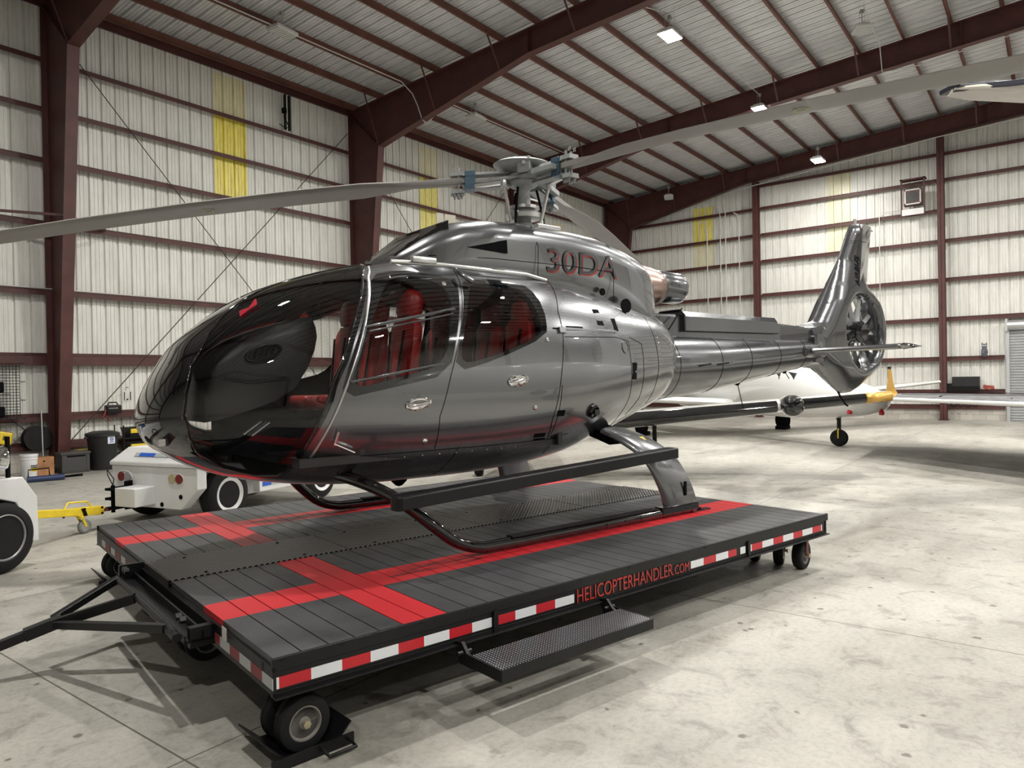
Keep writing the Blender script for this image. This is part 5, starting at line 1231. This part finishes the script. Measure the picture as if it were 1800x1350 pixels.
for x in (-.54, .54):
    for y in (-.24, .2): b.cyl((x, y, 0), (x, y, .9), .015, 8)
b.obj('frame', BLACKP, t)
t = thing('tool_case', 'low yellow case at the foot of the first column, above the dark grey box', 'case', (7.0, 17.0, .3))
b = MB(); b.bb((-.25, -.12, .0), (.25, .12, .12), .01); b.obj('case', YEL, t); b = MB(); b.bb((-.27, -.12, -.3), (.27, .14, 0)); b.obj('stand', BLACKM, t)
t = thing('yellow_sign', 'yellow folding sign leaning on the wall girt left of the hose reel', 'sign', (5.35, 17.18, .62), radians(0))
b = MB(); b.box((0, 0, .17), (.52, .03, .26), Matrix.Rotation(.22, 3, 'Y'), .03); b.obj('board', YEL, t); b = MB(); b.box((.14, -.02, .14), (.10, .01, .09), Matrix.Rotation(.22, 3, 'Y')); b.box((-.12, -.02, .15), (.05, .01, .03), Matrix.Rotation(.5, 3, 'Y')); b.obj('print', mat('dark_print', (.10, .05, .02), .6), t)
for k in range(5):
    a = V(4.95+.06*k, 16.95, 0); tag(MB().beam(a, a+V(-.18, .28, 1.02), .035, .03).obj('wood_stake', mat('weathered_wood', (.17, .12, .08), .7, var=.3, vscale=10)), 'thin wooden stake leaning against the wall behind the left tug', 'stake', 'wooden stakes at the left edge')
t = thing('wire_rack', 'black wire grid rack hung on the left wall at the photo edge', 'wire rack', (5.42, 17.22, 1.15))
b = MB()
for i in range(13): b.cyl((-.36+i*.06, 0, 0), (-.36+i*.06, 0, 1.15), .006, 5)
for i in range(20): b.cyl((-.36, 0, i*.06), (.36, 0, i*.06), .006, 5)
for i in range(4): b.cyl((.36, -.02*0, i*.38), (.36, -.28, i*.38), .008, 5)
b.bb((-.36, -.28, 0), (.36, 0, .012)); b.bb((-.36, -.28, .5), (.1, 0, .512)); b.obj('grid', BLACKP, t)
b = MB(); b.box((-.15, -.12, .65), (.35, .14, .22), None, .03); b.box((-.12, -.12, .15), (.3, .16, .22), None, .03); b.split('folded_strap', BLACKM, t)
t = thing('wall_bracket_tracks', 'two dark vertical tracks high on the left wall under the eave', 'bracket', (12.4, 17.2, 8.9))
b = MB(); b.bb((-.02, 0, 0), (.04, .06, .98)); b.bb((.12, 0, 0), (.18, .06, .98)); b.split('track', BLACKP, t); b = MB(); b.box((-.05, -.02, .5), (.1, .1, .14)); b.tube([V(-.05, 0, .4), V(.1, 0, .1), V(.02, 0, .02), V(-.2, 0, .1)], .012, 6); b.obj('motor', BLACKM, t)
b = MB()
for x in (7.98, 8.12): b.box((x, 17.44, 1.55), (.012, .02, .20))
b.box((8.05, 17.44, 1.75), (.05, .02, .015)); b.box((8.05, 17.44, 1.47), (.03, .02, .03)); tag(b.obj('wall_hooks', BLACKM), 'small black hooks on the white left wall just left of the nose', 'hooks')
# conduits
CON = mat('conduit_grey_white', (.55, .55, .53), .4, .3)
def pipe(pts, lb, r=.014, name='conduit', grp='electrical conduits'):
    tag(MB().tube(pts, r, 7).obj(name, CON, None, 60), lb, 'pipe', grp)
pipe([(XB+.5, 17.28, 3.90), (22, 17.28, 3.90)], 'thin pale conduit running along the left wall girt behind the helicopter nose')
pipe([(XB+.5, 14.42, 10.05), (14.2, 14.42, 10.07), (14.6, 14.40, 9.85), (14.75, 14.35, 9.55), (14.75, 14.2, 9.15), (15.05, 14.3, 9.1), (15.6, 14.4, 9.6), (16.2, 14.42, 10.05), (22.6, 14.42, 10.07)], 'pale conduit following the left ceiling purlin and dipping under the second steel frame', .016)
pipe([(12.5, 9.0, 10.2), (14.9, 8.15, 10.55), (16.3, 7.45, 10.55), (22.8, 7.40, 10.55), (28.1, 7.05, 10.3)], 'pale conduit feeding the row of lit lamps across the ceiling')
pipe([(19.3, 3.7, 10.7), (21.8, 3.8, 10.7), (22.7, 3.9, 10.25), (22.75, 3.0, 10.22), (22.75, 0, 10.5), (22.75, -4, 10.3)], 'pale conduit curving down onto the third steel frame at the upper right')
for y, z1, lb in ((12.36, 8.6, 'leftmost white conduit dropping down the end wall'), (11.76, 9.2, 'second white conduit dropping down the end wall'), (11.52, 9.3, 'third white conduit dropping down the end wall'), (10.93, 8.8, 'fourth white conduit dropping down the end wall, nearest the column')):
    pipe([(XE-.25, y, .6), (XE-.25, y, z1-.4), (XE-.27, y+.06, z1-.1), (XE-.35, y+.2, z1)] if y != 11.52 else [(XE-.25, y, .6), (XE-.25, y, 8.9), (XE-.3, y+.1, 9.35), (XE-.62, y-.1, 9.6), (XE-.62, 10.2, 9.72), (XE-.62, 3.5, 10.30), (XE-.62, -2, 10.55)], lb, .022)
pipe([(XE-.25, 5.5, .6), (XE-.25, 5.46, 7.75), (XE-.25, 5.2, 7.9), (XE-.25, 4.5, 7.9)], 'white conduit dropping from the heater on the end wall', .018)
# ================================================================ THINGS ON THE END WALL
t = thing('unit_heater', 'box heater hung high on the end wall by the tail fin', 'heater', (XE-.55, 4.28, 7.98))
b = MB(); b.bb((0, -.30, 0), (.3, .30, .62), .01); b.obj('casing', mat('brown_heater_case', (.10, .05, .035), .5), t)
b = MB(); b.bb((-.012, -.27, .03), (0, -.23, .59)); b.bb((-.012, .23, .03), (0, .27, .59)); b.bb((-.012, -.27, .55), (0, .27, .59)); b.bb((-.012, -.27, .03), (0, .27, .07)); b.obj('grille_frame', GALV, t)
b = MB(); b.lathe((-.005, 0, .31), (-1, 0, 0), [(.20, 0), (.20, .004), (.03, .006), (.03, .02), (.001, .02)], 20); b.obj('fan', mat('dark_fan', (.06, .06, .06), .4, .5), t)
b = MB(); b.bb((0, -.40, -.35), (.04, -.34, 1.0)); b.bb((0, .34, -.35), (.04, .40, 1.0)); b.bb((0, -.42, .95), (.35, .42, 1.0)); b.split('hanger_rail', STEEL, t); b = MB(); b.bb((-.02, -.36, -.36), (.02, .36, -.14)); b.obj('tray', WHITE, t)
t = thing('owl_decoy', 'grey and white owl decoy perched on the end wall girt', 'owl decoy', (XE-.35, 2.13, 2.265), 0)
b = MB(); b.lathe((0, 0, 0), (0, 0, 1), [(.001, 0), (.06, .01), (.095, .08), (.105, .18), (.09, .27), (.07, .31), (.082, .36), (.085, .42), (.06, .47), (.001, .48)], 20); b.obj('body', mat('owl_feather_grey', (.12, .13, .16), .7, var=.8, vscale=25), t, 60)
b = MB()
for s in (-1, 1): b.rings([[V(-.02, s*.03, .45), V(-.02, s*.08, .44), V(.03, s*.055, .45)], [V(-.02, s*.075, .53), V(-.018, s*.077, .53), V(-.019, s*.075, .528)]])
b.split('ear_tuft', BLACKM, t)
b = MB()
for s in (-1, 1): b.lathe((-.075, s*.035, .41), (-1, 0, 0), [(.028, 0), (.024, .008), (.001, .01)], 12)
b.split('eye', WHITE, t); b = MB()
for s in (-1, 1): b.lathe((-.084, s*.035, .41), (-1, 0, 0), [(.012, 0), (.01, .004), (.001, .005)], 10)
b.split('pupil', BLACKM, t)
t = thing('black_speaker_box', 'black box standing on the end wall girt behind the right column', 'box', (XE-.28, 2.70, 1.06)); b = MB(); b.rings([[V(-.15, y, 0), V(.15, y, 0), V(.15, y, .52), V(-.18, y, .52), V(-.22, y, .18)] for y in (-.42, .42)]); b.bb((-.05, .42, 0), (.1, .66, .28)); b.obj('cabinet', BLACKP, t)
b = MB(); b.tube([V(XE-.35+.02*cos(a), 2.0+.16*cos(a*1.0)+.02*(a % 3), 1.10+.07*abs(sin(a*.7))+.004*a) for a in [k*.45 for k in range(60)]], .016, 6); tag(b.obj('red_hose', mat('red_hose_rubber', (.35, .07, .05), .6), None, 60), 'coiled red hose lying on the end wall girt below the owl', 'hose')
b = MB(); b.tube([V(XE-.35, 3.2-.9*k/40, .62+.14*sin(k*.32)*(1-.3*k/40)) for k in range(41)], .02, 6); b.tube([V(XE-.33, 3.2-.9*k/40, .62-.13*sin(k*.32)) for k in range(41)], .02, 6); tag(b.obj('black_cable', RUBBER, None, 60), 'looped black cable on the lowest end wall girt right of the column', 'cable')
# ================================================================ AIRCRAFT BEHIND
def cam_pt(lat, dep, z): return V(cos(HEAD)*dep+sin(HEAD)*lat, sin(HEAD)*dep-cos(HEAD)*lat, z)
def wingmesh(b, secs):
    """secs: (leading point, trailing point, thickness)"""
    rg = []
    for le, te, th in secs:
        le = V(*le); te = V(*te); c = te-le
        rg.append([le+c*t+V(0, 0, h*th) for t, h in ((0, 0), (.03, .35), (.12, .55), (.4, .6), (.75, .3), (1, .03), (1, -.03), (.75, -.12), (.4, -.38), (.12, -.42), (.03, -.28))])
    b.rings(rg); return b
# turboprop whose left wing carries a round radar pod
pl = thing('turboprop_aeroplane', 'white low-wing aeroplane with a black radar pod and gold winglet behind the tail boom', 'aeroplane', (0, 0, 0))
R0, T0 = cam_pt(1.95, 12.4, 1.00), cam_pt(6.38, 12.1, 1.36)
wd = (T0-R0); back = cam_pt(2.15, 14.0, 1.0)-R0; back.normalize()
b = MB(); wingmesh(b, [(R0-wd*.35, R0-wd*.35+back*1.75, .32), (R0, R0+back*1.6, .27), (R0+wd*.55, R0+wd*.55+back*1.25, .22), (T0, T0+back*.85, .16)]); b.obj('wing', WHITEP, pl, 40)
b = MB()
def boot(t0, t1):
    rg = []
    for t in (t0, t1):
        le = R0+wd*t; th = .27+(.16-.27)*t; c = back*(1.6-.75*t)
        rg.append([le+c*.10+V(0, 0, .54*th+.004), le+c*.03+V(0, 0, .36*th+.004), le-back*.006, le+c*.03+V(0, 0, -.29*th-.004), le+c*.12+V(0, 0, -.43*th-.004)])
    b.rings(rg, cap=False, close=False)
boot(-.08, .575); boot(.665, .905); b.split('de_ice_boot', BLACKG, pl, 60)
b = MB(); pc = R0+wd*.62-back*.12; b.lathe(pc+V(0, 0, .02), -back, [(.001, -.9), (.08, -.7), (.16, -.3), (.185, 0), (.185, .06), (.17, .13), (.13, .19), (.07, .225), (.001, .235)], 32); b.obj('radar_pod', BLACKG, pl, 60)
b = MB(); boot(.905, 1.0); b.obj('gold_tip_band', GOLD, pl, 60, 0, .006)
b = MB(); n1 = wd.normalized(); rg = []
for q, h, c0, c1 in ((-.02, .0, .02, .85), (.06, .01, .04, .84), (.12, .05, .12, .70), (.15, .12, .30, .68), (.165, .25, .42, .68), (.18, .46, .54, .70)):
    p = T0+n1*q+V(0, 0, h); rg.append([p+back*c0, p+back*(c0*.6+c1*.4)+n1*.03, p+back*c1, p+back*(c0*.6+c1*.4)-n1*.03])
b.rings(rg); b.obj('winglet', GOLD, pl, 60)
b = MB(); p = T0+n1*.18+V(0, 0, .46); rg = [[p+back*(.52+w)+V(0, 0, h), p+back*.62+n1*.03+V(0, 0, h), p+back*.715+V(0, 0, h), p+back*.62-n1*.033+V(0, 0, h)] for h, w in ((-.16, .05), (.04, 0))]; b.rings(rg); b.obj('winglet_black_edge', BLACKG, pl)
# its fuselage, mostly hidden behind the helicopter
ctr = R0-wd*.25; fwd_ = -back; b = MB(); rg = []
side = V(-fwd_.y, fwd_.x, 0)*0+(-n1)
for s_, r, zc in ((-5.2, .12, 1.75), (-4, .30, 1.65), (-2, .56, 1.45), (0, .66, 1.40), (1.0, .60, 1.40), (1.6, .50, 1.38), (2.2, .34, 1.36), (2.5, .14, 1.36)):
    c = ctr-n1*.75+fwd_*s_; c.z = zc; rg.append([c+V(n1.x, n1.y, 0)*r*cos(2*pi*k/28)+V(0, 0, r*sin(2*pi*k/28)) for k in range(28)])
b.rings(rg); b.obj('fuselage', WHITEP, pl, 60)
b = MB()
for q in (.12,): 
    g = R0+wd*q+back*.8; b.cyl((g.x, g.y, 1.0), (g.x, g.y, .22), .04, 10); tire(b, (g.x+.0, g.y, .22), n1, .22, .15)
g = ctr-n1*.75+fwd_*1.6; b.cyl((g.x, g.y, 1.1), (g.x, g.y, .2), .035, 10); tire(b, (g.x, g.y, .19), n1, .19, .13); g = ctr-n1*1.6+back*.8; b.cyl((g.x, g.y, 1.0), (g.x, g.y, .22), .04, 10); tire(b, (g.x, g.y, .22), n1, .22, .15)
b.obj('landing_gear', RUBBER, pl, 40)
# business jet with its nose to the right
jet = thing('business_jet', 'white business jet parked at the back, nose to the right, with red pitot covers', 'jet', (0, 0, 0))
ng = cam_pt(7.95, 17.6, 0); ax = (cam_pt(8.55, 15.6, 0)-cam_pt(6.2, 23.2, 0)).normalized(); lf = V(-ax.y, ax.x, 0)
nose = ng+ax*1.5
b = MB(); rg = []
for s_, r, rz_, zc in ((0, .02, .02, 1.10), (.06, .15, .13, 1.10), (.2, .26, .22, 1.11), (.55, .40, .34, 1.13), (1.1, .55, .46, 1.17), (1.9, .68, .60, 1.26), (2.5, .74, .76, 1.38), (3.1, .77, .88, 1.50), (3.8, .78, .90, 1.53), (6.5, .78, .90, 1.53), (8.5, .72, .82, 1.58), (10.5, .48, .55, 1.80), (12.3, .15, .2, 2.1)):
    c = nose-ax*s_; c.z = zc; rg.append([c+lf*r*cos(2*pi*k/36)+V(0, 0, rz_*sin(2*pi*k/36)) for k in range(36)])
b.rings(rg); b.obj('fuselage', WHITEP, jet, 60)
b = MB()
for s in (-1, 1):
    for s_, w in ((2.45, .30), (2.95, .35), (3.9, .26), (4.7, .26), (5.5, .26), (6.3, .26)):
        zc = 1.72 if s_ > 3.5 else 1.70+.12*(s_-2.4); rr = .745 if s_ > 3.2 else .64+.10*(s_-2.4)*1.3; c = nose-ax*s_; c.z = zc
        b.rings([[c+lf*s*(rr+q)+ax*(w/2*i)+V(0, 0, .14*j)-lf*s*(.03*(j+1)) for i, j in ((-1, -1), (1, -.8), (1, .7), (-1, 1))] for q in (-.06, .02)])
b.split('window', BLACKG, jet)
b = MB()
for s, hl in ((-1, 7.3), (1, 8.8)):
    c = nose-ax*6.0; c.z = 1.0; tip = c+lf*s*hl-ax*.9; tip.z = 1.42
    wingmesh(b, [(c+ax*1.3, c-ax*1.2, .24), (c+lf*s*1.0+ax*1.0, c+lf*s*1.0-ax*1.2, .22), (tip+ax*.35, tip-ax*.6, .13)])
b.split('wing', WHITEP, jet, 40)
b = MB()
for s in (-1, 1):
    c = nose-ax*7.2+lf*s*1.25; c.z = 2.05; b.lathe(c, ax, [(.30, -1.0), (.38, -.5), (.42, .3), (.38, .8), (.34, .85), (.32, .6)], 28)
c = nose-ax*10.6; b.rings([[c+V(0, 0, 2.1)+ax*.9+lf*.05, c+V(0, 0, 2.1)-ax*1.3+lf*.05, c+V(0, 0, 3.9)-ax*2.0+lf*.03, c+V(0, 0, 3.9)-ax*1.1+lf*.03], [c+V(0, 0, 2.1)+ax*.9-lf*.05, c+V(0, 0, 2.1)-ax*1.3-lf*.05, c+V(0, 0, 3.9)-ax*2.0-lf*.03, c+V(0, 0, 3.9)-ax*1.1-lf*.03]])
b.split('engine_or_fin', WHITEP, jet, 40)
b = MB(); b.cyl((ng.x, ng.y, .85), (ng.x, ng.y, .36), .05, 10); b.cyl((ng.x-.03, ng.y, .6), (ng.x+.25, ng.y+.2, .85), .02, 8); ngr = b.obj('nose_gear_strut', BLACKP, jet, 40)
b = MB(); tire(b, (ng.x, ng.y, .205), (cos(HEAD-.65), sin(HEAD-.65), 0), .205, .15); b.obj('nose_wheel_tire', RUBBER, ngr, 40)
b = MB(); 
for s in (-1, 1): b.lathe((ng.x, ng.y, .205), (s*cos(HEAD-.65), s*sin(HEAD-.65), 0), [(.12, .05), (.11, .06), (.08, .03), (.03, .05), (.001, .06)], 20)
b.obj('nose_wheel_rim', GALV, ngr, 40)
b = MB(); u_ = V(cos(HEAD-.65), sin(HEAD-.65), 0); b.tube([ng+u_*-.10+V(0, 0, .2), ng+u_*-.11+V(0, 0, .38), ng+V(0, 0, .45)], .018, 8); b.obj('yellow_fork', YEL, ngr, 60)
b = MB()
for s, q in ((-1, 0), (1, 0)):
    g = nose-ax*6.9+lf*s*2.55; b.cyl((g.x, g.y, 1.0), (g.x, g.y, .3), .06, 10); tire(b, (g.x, g.y, .30), lf, .30, .2); b.box((g.x, g.y, .06), (.5, .35, .12), None, .02)
b.split('main_gear', BLACKM, jet, 40)
b = MB()
for q, s in ((0, 0), (1, 0)):
    c = cam_pt(7.84, 16.8, 0) if q == 0 else cam_pt(8.28, 16.2, 0)
    b.beam((c.x, c.y, .86), (c.x, c.y, .52), .05, .02); b.lathe((c.x, c.y, .82), (0, 0, 1), [(.05, 0), (.06, .06), (.02, .14)], 8)
b.split('pitot_cover_flag', mat('red_cover_cloth', (.6, .03, .05), .6), jet)
# aeroplane on the right: its wing and high tailplane reach into the frame
al = thing('parked_aeroplane', 'aeroplane mostly outside the right edge, grey wing at waist height, high pale tailplane', 'aeroplane', (0, 0, 0))
b = MB(); wingmesh(b, [(cam_pt(6.8, 15.3, 1.24), cam_pt(8.6, 18.0, 1.24), .08), (cam_pt(7.4, 14.1, 1.25), cam_pt(10.2, 17.3, 1.25), .12), (cam_pt(8.2, 10.5, 1.22), cam_pt(12.2, 14.0, 1.22), .2), (cam_pt(9.6, 7.5, 1.18), cam_pt(13.5, 11.5, 1.18), .26)]); b.obj('wing', mat('weathered_grey_wing', (.13, .13, .135), .5, .1, var=.5, vscale=6), al, 40)
b = MB(); A_, B_ = cam_pt(7.4, 14.1, 1.25), cam_pt(8.2, 10.5, 1.22); C_ = cam_pt(9.6, 7.5, 1.18)
b.tube([A_, B_, C_], [.035, .045, .06], 10); b.obj('leading_edge', WHITEP, al, 60)
b = MB()
for t in (.3, .7):
    p0 = A_.lerp(B_, t); d_ = (cam_pt(10.2, 17.3, 1.25)-A_).normalized(); b.tube([p0+V(0, 0, .075)+d_*.3, p0+V(0, 0, .075)+d_*2.6], .01, 5)
for q in (.8, 1.6, 2.4): b.tube([A_+d_*q+V(0, 0, .08), B_+d_*q+V(0, 0, .125), C_+d_*q+V(0, 0, .15)], .005, 5)
b.split('panel_line', BLACKM, al)
sa = cam_pt(5.42, 8.75, 5.19); sb = cam_pt(8.8, 9.2, 5.32); q = sb-sa; bk = (cam_pt(5.6, 10.0, 5.1)-cam_pt(5.3, 8.8, 5.1)).normalized()
b = MB(); wingmesh(b, [(sa, sa+bk*.28, .04), (sa.lerp(sb, .10)-bk*.06, sa.lerp(sb, .10)+bk*.40, .09), (sb-bk*.1, sb+bk*.8, .16)]); b.obj('tailplane', mat('pale_beige_paint', (.50, .47, .42), .35, coat=.3), al, 40)
b = MB(); e0 = sa.lerp(sb, .10)-bk*.11
b.beam(sa+bk*.05+V(0, 0, .005), e0.lerp(sb, .3)-bk*.10+V(0, 0, .04), .05, .07); b.beam(sa+bk*.3+V(0, 0, .10), sb+bk*.35+V(0, 0, .26), .26, .06); b.beam(sa+V(0, 0, .03), sa.lerp(sb, .18)+bk*.3+V(0, 0, .12), .12, .05)
b.obj('tailplane_black_trim', mat('dark_navy_boot', (.015, .016, .03), .3), al, None, .01)
b = MB(); c = sb+bk*.6; b.rings([[c+V(0, 0, 0)+bk*.8-q.normalized()*.05, c+bk*.8+q.normalized()*.05, c-bk*.8+q.normalized()*.05, c-bk*.8-q.normalized()*.05], [c+V(0, 0, -3.3)+bk*.8-q.normalized()*.1, c+V(0, 0, -3.3)+bk*.8+q.normalized()*.1, c+V(0, 0, -3.3)-bk*1.4+q.normalized()*.1, c+V(0, 0, -3.3)-bk*1.4-q.normalized()*.1]]); b.obj('fin', WHITEP, al)
b = MB(); f0 = V(c.x, c.y, 1.7); fd = -bk; rg = []
for s_, r in ((-1.5, .15), (0, .45), (2, .8), (5, .9), (8, .85), (9.5, .5), (10.2, .1)):
    p = f0+V(fd.x, fd.y, 0)*s_; n_ = V(-fd.y, fd.x, 0); rg.append([p+n_*r*cos(2*pi*k/24)+V(0, 0, r*sin(2*pi*k/24)) for k in range(24)])
b.rings(rg); b.obj('fuselage', WHITEP, al, 60)
b = MB(); 
for s_, o_ in ((4.5, 1.6), (4.5, -1.6), (8.6, 0)):
    p = f0+V(fd.x, fd.y, 0)*s_+V(-fd.y, fd.x, 0)*o_; b.cyl((p.x, p.y, 1.1), (p.x, p.y, .3), .06, 10); tire(b, (p.x, p.y, .28), V(-fd.y, fd.x, 0), .28, .18)
b.obj('landing_gear', RUBBER, al, 40)
# ================================================================ LAMPS
lamp(10.35, 14.4, 9.98, False, 'unlit louvred ceiling lamp nearest the left, above the first wall bay', rz=.1)
lamp(17.5, 14.5, 9.98, False, 'unlit ceiling lamp above the rotor head, left of the second frame', rz=.1)
lamp(24.2, 14.4, 9.9, False, 'small unlit ceiling lamp just above the blade root on the right', rz=.1)
lamp(30.0, 13.8, 9.75, False, 'unlit white lamp under the roof in the far left corner', rz=.4)
lamp(16.35, 7.42, 10.0, True, 'brightly glowing ceiling lamp at the top centre right of the photo')
lamp(28.1, 7.0, 9.62, True, 'brightly glowing ceiling lamp over the tail fin, before the end wall', e=.42)
lamp(22.9, 7.4, 10.1, True, 'glowing ceiling lamp hidden above the rotor blade pointing right')
lamp(19.6, 3.8, 10.25, False, 'unlit square ceiling lamp at the upper right', True, .5)
for x, y in ((9.8, 7.4), (3.2, 7.4), (9.8, .4), (16.3, .4), (22.9, .4), (3.2, -6.6), (9.8, -6.6), (16.3, -6.6), (22.9, -6.6), (-4.5, -3.1), (9.8, -13.6), (22.9, -13.6)):
    lamp(x, y, 9.95, True, 'glowing ceiling lamp outside the photo, seen only as a highlight on the paint')
